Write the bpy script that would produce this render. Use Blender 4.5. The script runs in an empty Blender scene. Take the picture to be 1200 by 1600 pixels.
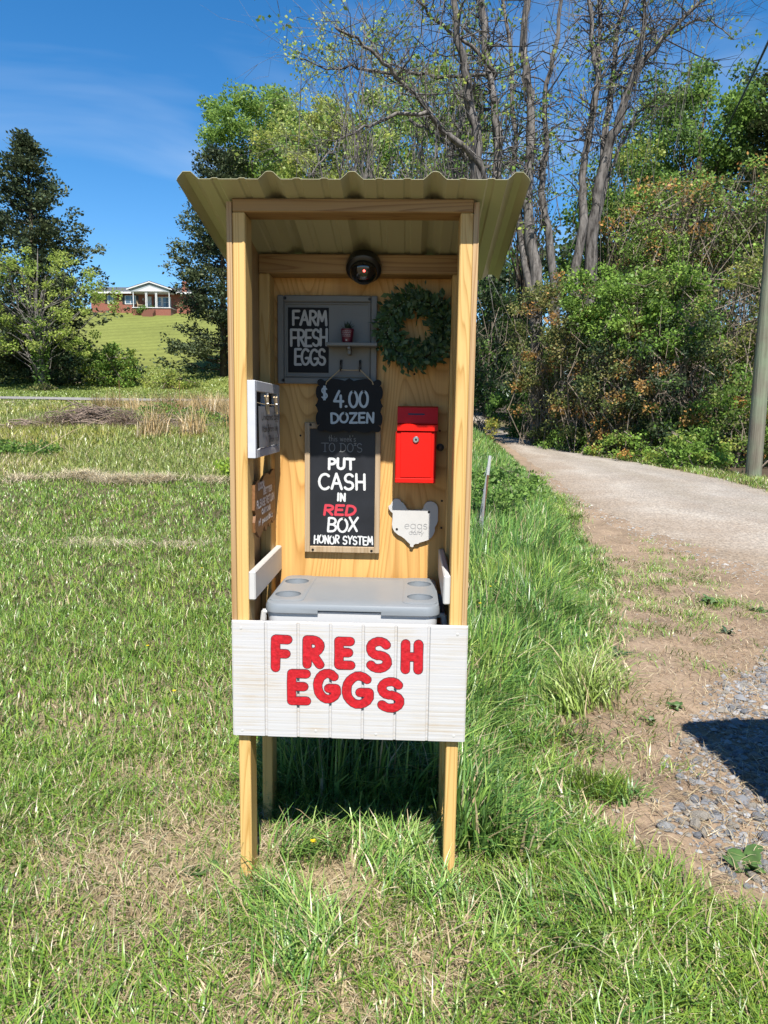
import bpy, bmesh, math, random
import numpy as np
from mathutils import Vector, Matrix
rad = math.radians
SC = bpy.context.scene
COL = SC.collection
random.seed(7); RNG = np.random.default_rng(7)

# ------------------------------------------------------------------ camera
cam_d = bpy.data.cameras.new('camera'); CAM = bpy.data.objects.new('camera', cam_d); COL.objects.link(CAM)
YAW, PITCH, ROLL = rad(2.0875), rad(-7.694), rad(0.8315)
CAMPOS = Vector((0.1841, -2.1729, 1.5095))
fwd = Vector((-math.sin(YAW)*math.cos(PITCH), math.cos(YAW)*math.cos(PITCH), math.sin(PITCH)))
rgt = Vector((math.cos(YAW), math.sin(YAW), 0)); upv = rgt.cross(fwd)
r2 = rgt*math.cos(ROLL) + upv*math.sin(ROLL); u2 = upv*math.cos(ROLL) - rgt*math.sin(ROLL)
M = Matrix((( r2.x, u2.x, -fwd.x, CAMPOS.x), (r2.y, u2.y, -fwd.y, CAMPOS.y), (r2.z, u2.z, -fwd.z, CAMPOS.z), (0,0,0,1)))
CAM.matrix_world = M
cam_d.sensor_fit = 'VERTICAL'; cam_d.sensor_height = 36.0; cam_d.lens = 1124.82/1600*36
cam_d.clip_start = 0.05; cam_d.clip_end = 3000
SC.camera = CAM
# ------------------------------------------------------------------ sky and sun
W = bpy.data.worlds.new('World'); SC.world = W; W.use_nodes = True
nt = W.node_tree; nt.nodes.clear()
SUNV = Vector((0.136, -1.0, 1.48)).normalized()
wo = nt.nodes.new('ShaderNodeOutputWorld'); bg = nt.nodes.new('ShaderNodeBackground')
sky = nt.nodes.new('ShaderNodeTexSky'); sky.sky_type = 'NISHITA'; sky.sun_disc = False
sky.sun_elevation = math.asin(SUNV.z); sky.sun_rotation = math.atan2(SUNV.x, SUNV.y)
sky.altitude = 300; sky.air_density = 1.0; sky.dust_density = 0.0; sky.ozone_density = 3.0
tc = nt.nodes.new('ShaderNodeTexCoord'); mp = nt.nodes.new('ShaderNodeMapping')
mp.inputs['Rotation'].default_value = (rad(20), rad(-18), rad(30)); mp.inputs['Scale'].default_value = (1.2, 3.2, 6.0)
nz = nt.nodes.new('ShaderNodeTexNoise'); nz.inputs['Scale'].default_value = 1.1; nz.inputs['Detail'].default_value = 5
nz.inputs['Roughness'].default_value = 0.52; nz.inputs['Distortion'].default_value = 0.7
rp = nt.nodes.new('ShaderNodeValToRGB'); rp.color_ramp.elements[0].position = .49; rp.color_ramp.elements[1].position = .9
rp.color_ramp.elements[1].color = (.62,.62,.62,1)
mx = nt.nodes.new('ShaderNodeMix'); mx.data_type = 'RGBA'; mx.blend_type = 'MIX'; mx.inputs['B'].default_value = (6.0,7.4,9.4,1)
hs = nt.nodes.new('ShaderNodeHueSaturation'); hs.inputs['Saturation'].default_value = 1.34; hs.inputs['Value'].default_value = 1.55
L = nt.links.new
L(tc.outputs['Generated'], mp.inputs['Vector']); L(mp.outputs[0], nz.inputs['Vector']); L(nz.outputs['Fac'], rp.inputs['Fac'])
L(sky.outputs[0], hs.inputs['Color']); L(hs.outputs[0], mx.inputs['A']); L(rp.outputs[0], mx.inputs['Factor'])
L(mx.outputs['Result'], bg.inputs['Color']); L(bg.outputs[0], wo.inputs['Surface'])
bg.inputs['Strength'].default_value = 0.0505
sun_d = bpy.data.lights.new('sun', 'SUN'); SUN = bpy.data.objects.new('sun', sun_d); COL.objects.link(SUN)
sun_d.energy = 5.0; sun_d.angle = rad(0.5); sun_d.color = (1.0, 0.955, 0.88)
SUN.rotation_euler = SUNV.to_track_quat('Z', 'Y').to_euler(); SUN.location = (5, -30, 40)
SC.view_settings.view_transform = 'Standard'; SC.view_settings.look = 'None'
SC.view_settings.exposure = 1.17; SC.view_settings.gamma = 1; SC.view_settings.use_curve_mapping = False
SC.cycles.max_bounces = 8; SC.cycles.transparent_max_bounces = 8
SC.cycles.use_denoising = True; SC.cycles.denoising_prefilter = 'NONE'; SC.cycles.use_adaptive_sampling = False
SC.cycles.sample_clamp_indirect = 3.0; SC.cycles.caustics_reflective = False; SC.cycles.caustics_refractive = False

# ------------------------------------------------------------------ terrain shape
def ss(a, b, x):
    t = np.clip((x-a)/(b-a), 0, 1); return t*t*(3-2*t)
def H(x, y):
    x = np.asarray(x, float); y = np.asarray(y, float)
    d = np.maximum(0, y-4); d2 = d*d/(d+2.0)
    zr = .030*d2
    zl = .066*d2 + .20*np.maximum(0, y-50)**2/(np.maximum(0, y-50)+4)
    zl = np.minimum(zl, 16.6-2.5*np.exp(-np.maximum(0, y-85)/12))
    zl = np.where(y > 112, np.maximum(zl-.05*(y-112), 6), zl)
    a = x/(np.abs(y)+2.2); w = ss(.12, -.18, a)
    return zr*(1-w) + zl*w
def bump(x, y):
    return .008*np.sin(3.1*x+1.3*y)+.006*np.sin(7.3*x-5.1*y+1)+.004*np.sin(17*x+13*y)+.004*np.sin(-11*x+19*y+2)
def HB(x, y):
    return H(x, y) + bump(x, y)*ss(40, 8, np.asarray(y, float)) - .008
def vnoise(x, y, s=1.0, seed=0):
    x = np.asarray(x, float)*s; y = np.asarray(y, float)*s
    xi = np.floor(x).astype(int); yi = np.floor(y).astype(int); fx = x-xi; fy = y-yi
    fx = fx*fx*(3-2*fx); fy = fy*fy*(3-2*fy)
    def hsh(a, b):
        n = np.sin(a*127.1+b*311.7+seed*74.7)*43758.5453; return n-np.floor(n)
    return (hsh(xi,yi)*(1-fx)+hsh(xi+1,yi)*fx)*(1-fy)+(hsh(xi,yi+1)*(1-fx)+hsh(xi+1,yi+1)*fx)*fy
def fnoise(x, y, s=1.0, seed=0):
    return .55*vnoise(x,y,s,seed)+.3*vnoise(x,y,s*2.1,seed+3)+.15*vnoise(x,y,s*4.3,seed+5)
# edge of the grass along the dirt verge, and the two edges of the gravel road
STRIP = np.array([(-9,2.2),(-1,1.55),(-.3,1.34),(0,1.02),(.25,.80),(.6,.74),(.92,.80),(1.62,1.11),(2.65,1.43),(4.68,2.0),(7.1,2.33),(10,2.66),(18,3.01),(29,3.4),(45,4.0),(400,9)])
RN = np.array([(-40,60),(-6,14),(-.5,9),(1,6),(2.2,4.8),(3.5,4.0),(4.69,3.61),(5.86,3.47),(7.19,3.18),(8.73,2.98),(11.3,3.04),(16.3,3.25),(23.4,3.5),(31.8,3.67),(40.6,4.0),(55,4.2),(400,9)])
RF = np.array([(-40,90),(3.0,24),(4.5,14),(6.5,10),(8.5,8),(10.5,7.2),(11.9,7.07),(13.2,7.04),(14.4,6.83),(17.4,6.33),(20.1,5.4),(22.7,4.95),(29.5,4.7),(36.5,4.8),(46,5.2),(55,5.8),(400,11)])
def fx_(T, y): return np.interp(y, T[:,0], T[:,1])

# ------------------------------------------------------------------ mesh helpers
class MB:
    def __init__(s): s.v = []; s.f = []; s.m = []
    def add(s, vs, fs, mi=0):
        o = len(s.v); s.v += [tuple(v) for v in vs]; s.f += [tuple(i+o for i in f) for f in fs]; s.m += [mi]*len(fs); return s
    def box(s, x0, x1, y0, y1, z0, z1, ch=0.0, mi=0):
        c = min(ch, .45*abs(x1-x0), .45*abs(y1-y0), .45*abs(z1-z0))
        if c <= 0:
            vs = [(x,y,z) for x in (x0,x1) for y in (y0,y1) for z in (z0,z1)]
            return s.add(vs, [(0,1,3,2),(4,6,7,5),(0,4,5,1),(2,3,7,6),(0,2,6,4),(1,5,7,3)], mi)
        vs = []; idx = {}
        for ix in (0,1):
            for iy in (0,1):
                for iz in (0,1):
                    X=(x0,x1)[ix]; Y=(y0,y1)[iy]; Z=(z0,z1)[iz]; sx,sy,sz=(1-2*ix)*c,(1-2*iy)*c,(1-2*iz)*c
                    for k,p in enumerate(((X,Y+sy,Z+sz),(X+sx,Y,Z+sz),(X+sx,Y+sy,Z))):
                        idx[ix,iy,iz,k]=len(vs); vs.append(p)
        I = lambda a,b,c_,k: idx[a,b,c_,k]
        fs = []
        for a in (0,1):
            q=[(0,0),(1,0),(1,1),(0,1)]
            if a==0: q=q[::-1]
            fs.append(tuple(I(a,b,c_,0) for b,c_ in q)); fs.append(tuple(I(b,a,c_,1) for b,c_ in q[::-1])); fs.append(tuple(I(b,c_,a,2) for b,c_ in q))
        for a in (0,1):
            for b in (0,1):
                e=[(I(a,b,0,0),I(a,b,1,0),I(a,b,1,1),I(a,b,0,1)),(I(a,0,b,0),I(a,1,b,0),I(a,1,b,2),I(a,0,b,2)),(I(0,a,b,1),I(1,a,b,1),I(1,a,b,2),I(0,a,b,2))]
                fs += e
        for a in (0,1):
            for b in (0,1):
                for c_ in (0,1): fs.append((I(a,b,c_,0),I(a,b,c_,1),I(a,b,c_,2)))
        return s.add(vs, fs, mi)
    def prism(s, outline, mapf, d0, d1, mi=0, side=None):
        n = len(outline); vs = [mapf(u,v,d0) for u,v in outline]+[mapf(u,v,d1) for u,v in outline]
        s.add(vs, [tuple(range(n))[::-1], tuple(range(n,2*n))], mi)
        o = len(s.v)-2*n
        for i in range(n):
            j=(i+1)%n; s.f.append((o+i,o+j,o+n+j,o+n+i)); s.m.append(mi if side is None else side)
        return s
    def tube(s, pts, rads, k=8, mi=0, cap=True):
        pts=[Vector(p) for p in pts]; n=len(pts)
        if not hasattr(rads,'__len__'): rads=[rads]*n
        vs=[]; ref=Vector((.31,.17,.93)); 
        t0=(pts[1]-pts[0]).normalized()
        if abs(t0.dot(ref))>.9: ref=Vector((1,.2,.1))
        a=t0.cross(ref).normalized()
        for i,p in enumerate(pts):
            t=(pts[min(i+1,n-1)]-pts[max(i-1,0)]).normalized()
            a=(a-t*a.dot(t)).normalized(); b=t.cross(a)
            for j in range(k):
                an=2*math.pi*j/k; vs.append(p+(a*math.cos(an)+b*math.sin(an))*rads[i])
        fs=[(i*k+j,i*k+(j+1)%k,(i+1)*k+(j+1)%k,(i+1)*k+j) for i in range(n-1) for j in range(k)]
        if cap: fs += [tuple(range(k))[::-1], tuple(range((n-1)*k,n*k))]
        return s.add(vs,fs,mi)
    def lathe(s, prof, c, axis=(0,0,1), k=24, mi=0, cap=True):
        ax=Vector(axis).normalized(); ref=Vector((1,0,0)) if abs(ax.x)<.9 else Vector((0,1,0))
        a=ax.cross(ref).normalized(); b=ax.cross(a); c=Vector(c); vs=[]
        for r,h in prof:
            for j in range(k):
                an=2*math.pi*j/k; vs.append(c+ax*h+(a*math.cos(an)+b*math.sin(an))*r)
        n=len(prof); fs=[(i*k+j,i*k+(j+1)%k,(i+1)*k+(j+1)%k,(i+1)*k+j) for i in range(n-1) for j in range(k)]
        if cap: fs += [tuple(range(k))[::-1], tuple(range((n-1)*k,n*k))]
        return s.add(vs,fs,mi)
    def leaf(s, c, a, b, mi=0):
        c=Vector(c); return s.add([c, c+a*.5+b, c+a, c+a*.5-b],[(0,1,2,3)],mi)

def worldloc(o):
    v=Vector((0,0,0))
    while o is not None: v += o.location; o=o.parent
    return v
def obj(name, mb, mats, parent=None, smooth=False, loc=None):
    me=bpy.data.meshes.new(name)
    base = worldloc(parent) + (Vector(loc) if loc is not None and parent is None else Vector((0,0,0)))
    me.from_pydata([(v[0]-base.x, v[1]-base.y, v[2]-base.z) for v in mb.v], [], mb.f)
    if not isinstance(mats,(list,tuple)): mats=[mats]
    for m in mats: me.materials.append(m)
    if len(mats)>1: me.polygons.foreach_set('material_index', mb.m)
    bm=bmesh.new(); bm.from_mesh(me); bmesh.ops.recalc_face_normals(bm, faces=bm.faces); bm.to_mesh(me); bm.free()
    if smooth: me.shade_smooth() if smooth is True else smooth_by_angle(me, smooth)
    me.update()
    o=bpy.data.objects.new(name, me); COL.objects.link(o)
    if parent is not None: o.parent=parent
    elif loc is not None: o.location=loc
    return o
def smooth_by_angle(me, ang):
    me.shade_smooth(); bm=bmesh.new(); bm.from_mesh(me)
    for e in bm.edges:
        if len(e.link_faces)==2 and e.calc_face_angle(0)>rad(ang): e.smooth=False
    bm.to_mesh(me); bm.free()
def tag(o, label=None, cat=None, group=None, kind=None):
    if label: o['label']=label
    if cat: o['category']=cat
    if group: o['group']=group
    if kind: o['kind']=kind
    return o
def thing(name, loc, label, cat, group=None):
    o=bpy.data.objects.new(name, None); COL.objects.link(o); o.location=loc; o.empty_display_size=.1
    return tag(o,label,cat,group)
def npmesh(name, V, faces, tint, mat, parent=None, talb=None):
    """V (n,3); faces list of int arrays (m,k); tint (n,3) linear colours"""
    talb=talb or (ALB if mat.name in ('ground','pebble') else LEAF)
    base=worldloc(parent); V=np.asarray(V,np.float32)-np.array(base,np.float32)
    me=bpy.data.meshes.new(name); nf=sum(len(f) for f in faces); nl=sum(f.size for f in faces)
    me.vertices.add(len(V)); me.vertices.foreach_set('co', V.ravel())
    me.loops.add(nl); me.loops.foreach_set('vertex_index', np.concatenate([f.ravel() for f in faces]).astype(np.int32))
    st=[]; o=0
    for f in faces: st.append(o+np.arange(len(f))*f.shape[1]); o+=f.size
    me.polygons.add(nf); me.polygons.foreach_set('loop_start', np.concatenate(st).astype(np.int32))
    me.update(calc_edges=True)
    if tint is not None:
        at=me.color_attributes.new('tint','FLOAT_COLOR','POINT')
        c=np.ones((len(V),4),np.float32); c[:,:3]=np.asarray(tint)*talb; at.data.foreach_set('color', c.ravel())
    me.materials.append(mat)
    ob=bpy.data.objects.new(name, me); COL.objects.link(ob)
    if parent is not None: ob.parent=parent
    return ob

# ------------------------------------------------------------------ materials
ALB = 0.595     # overall reflectance level, balanced against the exposure
LEAF = 1.0
def alb(c): return tuple(v*ALB for v in c)
def newmat(name):
    m=bpy.data.materials.new(name); m.use_nodes=True; n=m.node_tree; b=n.nodes['Principled BSDF']; return m,n,b
def plain(name, col, rough=.5, metal=0, noise=.0, nscale=20, bump_=0, coat=0, spec=.5):
    col=alb(col) if not metal else col
    m,n,b=newmat(name); b.inputs['Roughness'].default_value=rough; b.inputs['Metallic'].default_value=metal
    b.inputs['Specular IOR Level'].default_value=spec
    b.inputs['Base Color'].default_value=(*col,1)
    if coat: b.inputs['Coat Weight'].default_value=coat; b.inputs['Coat Roughness'].default_value=.15
    if noise or bump_:
        t=n.nodes.new('ShaderNodeTexCoord'); z=n.nodes.new('ShaderNodeTexNoise'); z.inputs['Scale'].default_value=nscale; z.inputs['Detail'].default_value=6
        n.links.new(t.outputs['Object'], z.inputs['Vector'])
        if noise:
            r=n.nodes.new('ShaderNodeValToRGB'); r.color_ramp.elements[0].position=.3; r.color_ramp.elements[1].position=.7
            r.color_ramp.elements[0].color=(*[c*(1-noise) for c in col],1); r.color_ramp.elements[1].color=(*[min(1,c*(1+noise)) for c in col],1)
            n.links.new(z.outputs['Fac'], r.inputs['Fac']); n.links.new(r.outputs[0], b.inputs['Base Color'])
        if bump_:
            u=n.nodes.new('ShaderNodeBump'); u.inputs['Strength'].default_value=bump_; u.inputs['Distance'].default_value=.004
            n.links.new(z.outputs['Fac'], u.inputs['Height']); n.links.new(u.outputs[0], b.inputs['Normal'])
    return m
def mathn(n, op, a, bval=None):
    q=n.nodes.new('ShaderNodeMath'); q.operation=op
    if hasattr(a,'default_value') or hasattr(a,'links'): n.links.new(a,q.inputs[0])
    else: q.inputs[0].default_value=a
    if bval is not None:
        if hasattr(bval,'links'): n.links.new(bval,q.inputs[1])
        else: q.inputs[1].default_value=bval
    return q.outputs[0]
def wood(name, light, dark, axis='Z', sc=9, rings=26, rough=.55, knots=True, along=.045, fine=.35):
    """growth-ring contour grain running along one axis"""
    light,dark=alb(light),alb(dark)
    m,n,b=newmat(name); t=n.nodes.new('ShaderNodeTexCoord'); mp=n.nodes.new('ShaderNodeMapping')
    S={'X':(along,1,1),'Y':(1,along,1),'Z':(1,1,along)}[axis]; mp.inputs['Scale'].default_value=S
    oi=n.nodes.new('ShaderNodeObjectInfo'); cm=n.nodes.new('ShaderNodeCombineXYZ')
    r10=mathn(n,'MULTIPLY',oi.outputs['Random'],7.3)
    for i in range(3): n.links.new(r10, cm.inputs[i])
    ad=n.nodes.new('ShaderNodeVectorMath'); ad.operation='ADD'
    n.links.new(t.outputs['Object'],mp.inputs['Vector']); n.links.new(mp.outputs[0],ad.inputs[0]); n.links.new(cm.outputs[0],ad.inputs[1])
    z=n.nodes.new('ShaderNodeTexNoise'); z.inputs['Scale'].default_value=sc; z.inputs['Detail'].default_value=1.2; z.inputs['Roughness'].default_value=.35
    n.links.new(ad.outputs[0],z.inputs['Vector'])
    k=mathn(n,'MULTIPLY',z.outputs['Fac'],rings); fr=mathn(n,'FRACT',k)
    rp=n.nodes.new('ShaderNodeValToRGB'); e=rp.color_ramp.elements
    e[0].position=0; e[0].color=(*light,1); e[1].position=1; e[1].color=(*light,1)
    for p,c in ((.45,light),(.78,[.45*a+.55*d for a,d in zip(light,dark)]),(.88,dark)):
        x=e.new(p); x.color=(*c,1)
    n.links.new(fr,rp.inputs['Fac'])
    mp2=n.nodes.new('ShaderNodeMapping'); mp2.inputs['Scale'].default_value=tuple(1 if s==1 else .02 for s in S)
    z2=n.nodes.new('ShaderNodeTexNoise'); z2.inputs['Scale'].default_value=190; z2.inputs['Detail'].default_value=3
    n.links.new(t.outputs['Object'],mp2.inputs['Vector']); n.links.new(mp2.outputs[0],z2.inputs['Vector'])
    z3=n.nodes.new('ShaderNodeTexNoise'); z3.inputs['Scale'].default_value=6; z3.inputs['Detail'].default_value=4; n.links.new(ad.outputs[0],z3.inputs['Vector'])
    f=mathn(n,'ADD',mathn(n,'MULTIPLY',z2.outputs['Fac'],fine),mathn(n,'MULTIPLY',z3.outputs['Fac'],.55))
    f=mathn(n,'ADD',f,1-.5*(fine+.55))
    mul=n.nodes.new('ShaderNodeMix'); mul.data_type='RGBA'; mul.blend_type='MULTIPLY'; mul.inputs['Factor'].default_value=1
    cc=n.nodes.new('ShaderNodeCombineColor'); [n.links.new(f,cc.inputs[i]) for i in range(3)]
    n.links.new(rp.outputs[0],mul.inputs['A']); n.links.new(cc.outputs[0],mul.inputs['B'])
    out=mul.outputs['Result']
    if knots:
        v=n.nodes.new('ShaderNodeTexVoronoi'); v.inputs['Scale'].default_value=3.2
        mp3=n.nodes.new('ShaderNodeMapping'); mp3.inputs['Scale'].default_value=tuple(1 if s==1 else .55 for s in S)
        n.links.new(t.outputs['Object'],mp3.inputs['Vector']); n.links.new(mp3.outputs[0],v.inputs['Vector'])
        kr=n.nodes.new('ShaderNodeValToRGB'); kr.color_ramp.elements[0].position=.035; kr.color_ramp.elements[0].color=(.75,.75,.75,1); kr.color_ramp.elements[1].position=.075; kr.color_ramp.elements[1].color=(0,0,0,1)
        n.links.new(v.outputs['Distance'],kr.inputs['Fac'])
        m2=n.nodes.new('ShaderNodeMix'); m2.data_type='RGBA'; m2.inputs['B'].default_value=(*[c*.45 for c in dark],1)
        n.links.new(kr.outputs[0],m2.inputs['Factor']); n.links.new(out,m2.inputs['A']); out=m2.outputs['Result']
    n.links.new(out,b.inputs['Base Color']); b.inputs['Roughness'].default_value=rough; b.inputs['Specular IOR Level'].default_value=.3
    u=n.nodes.new('ShaderNodeBump'); u.inputs['Strength'].default_value=.25; u.inputs['Distance'].default_value=.001
    n.links.new(z2.outputs['Fac'],u.inputs['Height']); n.links.new(u.outputs[0],b.inputs['Normal'])
    return m
def leafmat(name, trans=.35, rough=.5, spec=.3, vary=.0):
    m,n,b=newmat(name); a=n.nodes.new('ShaderNodeAttribute'); a.attribute_name='tint'
    col=a.outputs['Color']
    n.links.new(col,b.inputs['Base Color']); b.inputs['Roughness'].default_value=rough; b.inputs['Specular IOR Level'].default_value=spec
    t=n.nodes.new('ShaderNodeBsdfTranslucent'); g=n.nodes.new('ShaderNodeGamma'); g.inputs['Gamma'].default_value=.85
    n.links.new(col,g.inputs['Color']); n.links.new(g.outputs[0],t.inputs['Color'])
    x=n.nodes.new('ShaderNodeMixShader'); x.inputs['Fac'].default_value=trans
    n.links.new(b.outputs[0],x.inputs[1]); n.links.new(t.outputs[0],x.inputs[2]); n.links.new(x.outputs[0],n.nodes['Material Output'].inputs['Surface'])
    return m
def bark(name, c0, c1, sc=14, along=.25):
    c0,c1=alb(c0),alb(c1)
    m,n,b=newmat(name); t=n.nodes.new('ShaderNodeTexCoord'); mp=n.nodes.new('ShaderNodeMapping'); mp.inputs['Scale'].default_value=(1,1,along)
    z=n.nodes.new('ShaderNodeTexNoise'); z.inputs['Scale'].default_value=sc; z.inputs['Detail'].default_value=8; z.inputs['Roughness'].default_value=.65
    r=n.nodes.new('ShaderNodeValToRGB'); r.color_ramp.elements[0].position=.35; r.color_ramp.elements[0].color=(*c0,1); r.color_ramp.elements[1].position=.65; r.color_ramp.elements[1].color=(*c1,1)
    n.links.new(t.outputs['Object'],mp.inputs['Vector']); n.links.new(mp.outputs[0],z.inputs['Vector']); n.links.new(z.outputs['Fac'],r.inputs['Fac']); n.links.new(r.outputs[0],b.inputs['Base Color'])
    b.inputs['Roughness'].default_value=.9; b.inputs['Specular IOR Level'].default_value=.15
    u=n.nodes.new('ShaderNodeBump'); u.inputs['Strength'].default_value=.7; u.inputs['Distance'].default_value=.03
    n.links.new(z.outputs['Fac'],u.inputs['Height']); n.links.new(u.outputs[0],b.inputs['Normal'])
    return m
PINE_L,PINE_D=(.82,.54,.20),(.60,.34,.095)
M_post=wood('pine_post',PINE_L,PINE_D,'Z',sc=16,rings=20,along=.03)
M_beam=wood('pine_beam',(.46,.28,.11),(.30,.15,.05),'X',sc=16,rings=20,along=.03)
M_ply=wood('plywood',(.88,.51,.17),(.64,.33,.09),'Z',sc=4.6,rings=42,along=.12,fine=.4)
M_plyedge=wood('plywood_side',(.60,.40,.20),(.38,.20,.08),'Z',sc=30,rings=10,along=.02,knots=False)
M_frame=wood('raw_frame_wood',(.52,.39,.25),(.40,.28,.16),'Z',sc=30,rings=6,along=.03,knots=False)
M_grass=leafmat('grass_blade',.24,.36,.42)
M_leaf=leafmat('leaf',.44,.5,.25)
M_needle=leafmat('needle',.15,.6,.2)
M_barkgrey=bark('grey_bark',(.05,.044,.04),(.30,.275,.255),10,.20)
M_barkbrown=bark('brown_bark',(.06,.045,.035),(.20,.155,.115),10,.25)
M_twig=plain('dry_twig',(.27,.215,.16),.9,noise=.35,nscale=3)
M_black=plain('black_plastic',(.012,.012,.013),.35)
M_screw=plain('black_screw',(.015,.013,.012),.4,.6)
M_chalk=plain('chalkboard_black',(.007,.0075,.009),.6,spec=.22,noise=.25,nscale=35)
M_chalk2=plain('chalkboard_slate',(.020,.022,.028),.45,spec=.3,noise=.22,nscale=14)
M_wht=plain('white_chalk_paint',(.78,.80,.80),.7)
M_pale=plain('pale_blue_chalk',(.60,.69,.74),.75)
M_dim=plain('grey_print',(.28,.29,.29),.8)
M_red=plain('red_letter_paint',(.60,.010,.022),.42,noise=.22,nscale=90,bump_=.5)
M_redchalk=plain('red_chalk_paint',(.70,.045,.075),.6)
M_outline=plain('dark_red_outline',(.085,.02,.035),.6)
M_white=plain('white_paint',(.68,.67,.65),.45,noise=.03,nscale=30)
M_grey=plain('grey_board_paint',(.22,.215,.195),.5,noise=.05,nscale=18)
M_rope=plain('jute_twine',(.52,.40,.23),.9)
M_pin=plain('clothespin_wood',(.72,.55,.34),.6)
M_metal=plain('zinc',(.55,.55,.56),.3,1)
M_rust=plain('rusty_steel',(.20,.085,.04),.85,noise=.5,nscale=40)

# ================================================================== ground, road, verge
gmat,gn,gb=newmat('ground')
def ground():
    xs=np.unique(np.round(np.concatenate([np.linspace(-800,-60,12),np.linspace(-60,-8,60),np.linspace(-8,-2.6,60),np.arange(-2.6,3.6,.055),np.linspace(3.6,12,60),np.linspace(12,60,40),np.linspace(60,800,10)]),3))
    ys=np.unique(np.round(np.concatenate([np.linspace(-300,-6,10),np.linspace(-6,-1.2,20),np.arange(-1.2,4.5,.06),np.linspace(4.5,12,80),np.linspace(12,60,110),np.linspace(60,130,80),np.linspace(130,900,12)]),3))
    X,Y=np.meshgrid(xs,ys); Z=HB(X,Y); V=np.stack([X,Y,Z],-1).reshape(-1,3); nx,ny=len(xs),len(ys)
    i=np.arange(nx*ny).reshape(ny,nx); Q=np.stack([i[:-1,:-1],i[:-1,1:],i[1:,1:],i[1:,:-1]],-1).reshape(-1,4)
    x,y=V[:,0],V[:,1]
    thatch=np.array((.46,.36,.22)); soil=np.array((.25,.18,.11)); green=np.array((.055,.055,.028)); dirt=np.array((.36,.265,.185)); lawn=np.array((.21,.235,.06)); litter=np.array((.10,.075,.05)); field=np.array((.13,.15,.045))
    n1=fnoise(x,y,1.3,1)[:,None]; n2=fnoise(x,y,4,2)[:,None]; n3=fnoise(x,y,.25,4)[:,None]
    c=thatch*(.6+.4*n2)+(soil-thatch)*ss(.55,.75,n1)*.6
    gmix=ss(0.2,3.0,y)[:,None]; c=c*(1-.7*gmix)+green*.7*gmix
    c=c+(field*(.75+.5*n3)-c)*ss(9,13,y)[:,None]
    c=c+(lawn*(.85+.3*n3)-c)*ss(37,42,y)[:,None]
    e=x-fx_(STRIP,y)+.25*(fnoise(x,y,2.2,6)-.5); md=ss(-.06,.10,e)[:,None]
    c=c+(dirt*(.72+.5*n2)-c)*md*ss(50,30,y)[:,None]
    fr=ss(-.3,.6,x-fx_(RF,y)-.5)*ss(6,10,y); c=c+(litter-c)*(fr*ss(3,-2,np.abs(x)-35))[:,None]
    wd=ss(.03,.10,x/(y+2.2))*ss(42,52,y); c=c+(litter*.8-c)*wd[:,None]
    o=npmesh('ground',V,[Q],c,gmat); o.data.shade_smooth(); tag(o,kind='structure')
    at=o.data.attributes.new('stripe','FLOAT','POINT'); s=ss(52,60,y)*ss(.05,-.1,x/(y+2.2)); at.data.foreach_set('value',s.astype(np.float32))
    return o
n=gn; a=n.nodes.new('ShaderNodeAttribute'); a.attribute_name='tint'; st=n.nodes.new('ShaderNodeAttribute'); st.attribute_name='stripe'
t=n.nodes.new('ShaderNodeTexCoord')
z=n.nodes.new('ShaderNodeTexNoise'); z.inputs['Scale'].default_value=26; z.inputs['Detail'].default_value=9; z.inputs['Roughness'].default_value=.75; n.links.new(t.outputs['Object'],z.inputs['Vector'])
z2=n.nodes.new('ShaderNodeTexNoise'); z2.inputs['Scale'].default_value=2.2; z2.inputs['Detail'].default_value=8; z2.inputs['Roughness'].default_value=.7; n.links.new(t.outputs['Object'],z2.inputs['Vector'])
mpw=n.nodes.new('ShaderNodeMapping'); mpw.inputs['Rotation'].default_value=(0,0,rad(62)); n.links.new(t.outputs['Object'],mpw.inputs['Vector'])
wv=n.nodes.new('ShaderNodeTexWave'); wv.inputs['Scale'].default_value=.14; wv.inputs['Distortion'].default_value=3.5; wv.inputs['Detail'].default_value=3; n.links.new(mpw.outputs[0],wv.inputs['Vector'])
f=mathn(n,'ADD',mathn(n,'MULTIPLY',z.outputs['Fac'],1.5),mathn(n,'MULTIPLY',z2.outputs['Fac'],1.0)); f=mathn(n,'SUBTRACT',f,.25)
sw=mathn(n,'MULTIPLY',mathn(n,'SUBTRACT',wv.outputs['Fac'],.5),mathn(n,'MULTIPLY',st.outputs['Fac'],.15)); f=mathn(n,'ADD',f,sw)
cc=n.nodes.new('ShaderNodeCombineColor'); [n.links.new(f,cc.inputs[i]) for i in range(3)]
mu=n.nodes.new('ShaderNodeMix'); mu.data_type='RGBA'; mu.blend_type='MULTIPLY'; mu.inputs['Factor'].default_value=1
n.links.new(a.outputs['Color'],mu.inputs['A']); n.links.new(cc.outputs[0],mu.inputs['B']); n.links.new(mu.outputs['Result'],gb.inputs['Base Color'])
gb.inputs['Roughness'].default_value=.95; gb.inputs['Specular IOR Level'].default_value=.1
u=n.nodes.new('ShaderNodeBump'); u.inputs['Strength'].default_value=.6; u.inputs['Distance'].default_value=.02; n.links.new(z.outputs['Fac'],u.inputs['Height']); n.links.new(u.outputs[0],gb.inputs['Normal'])
GROUND=ground()

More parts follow.
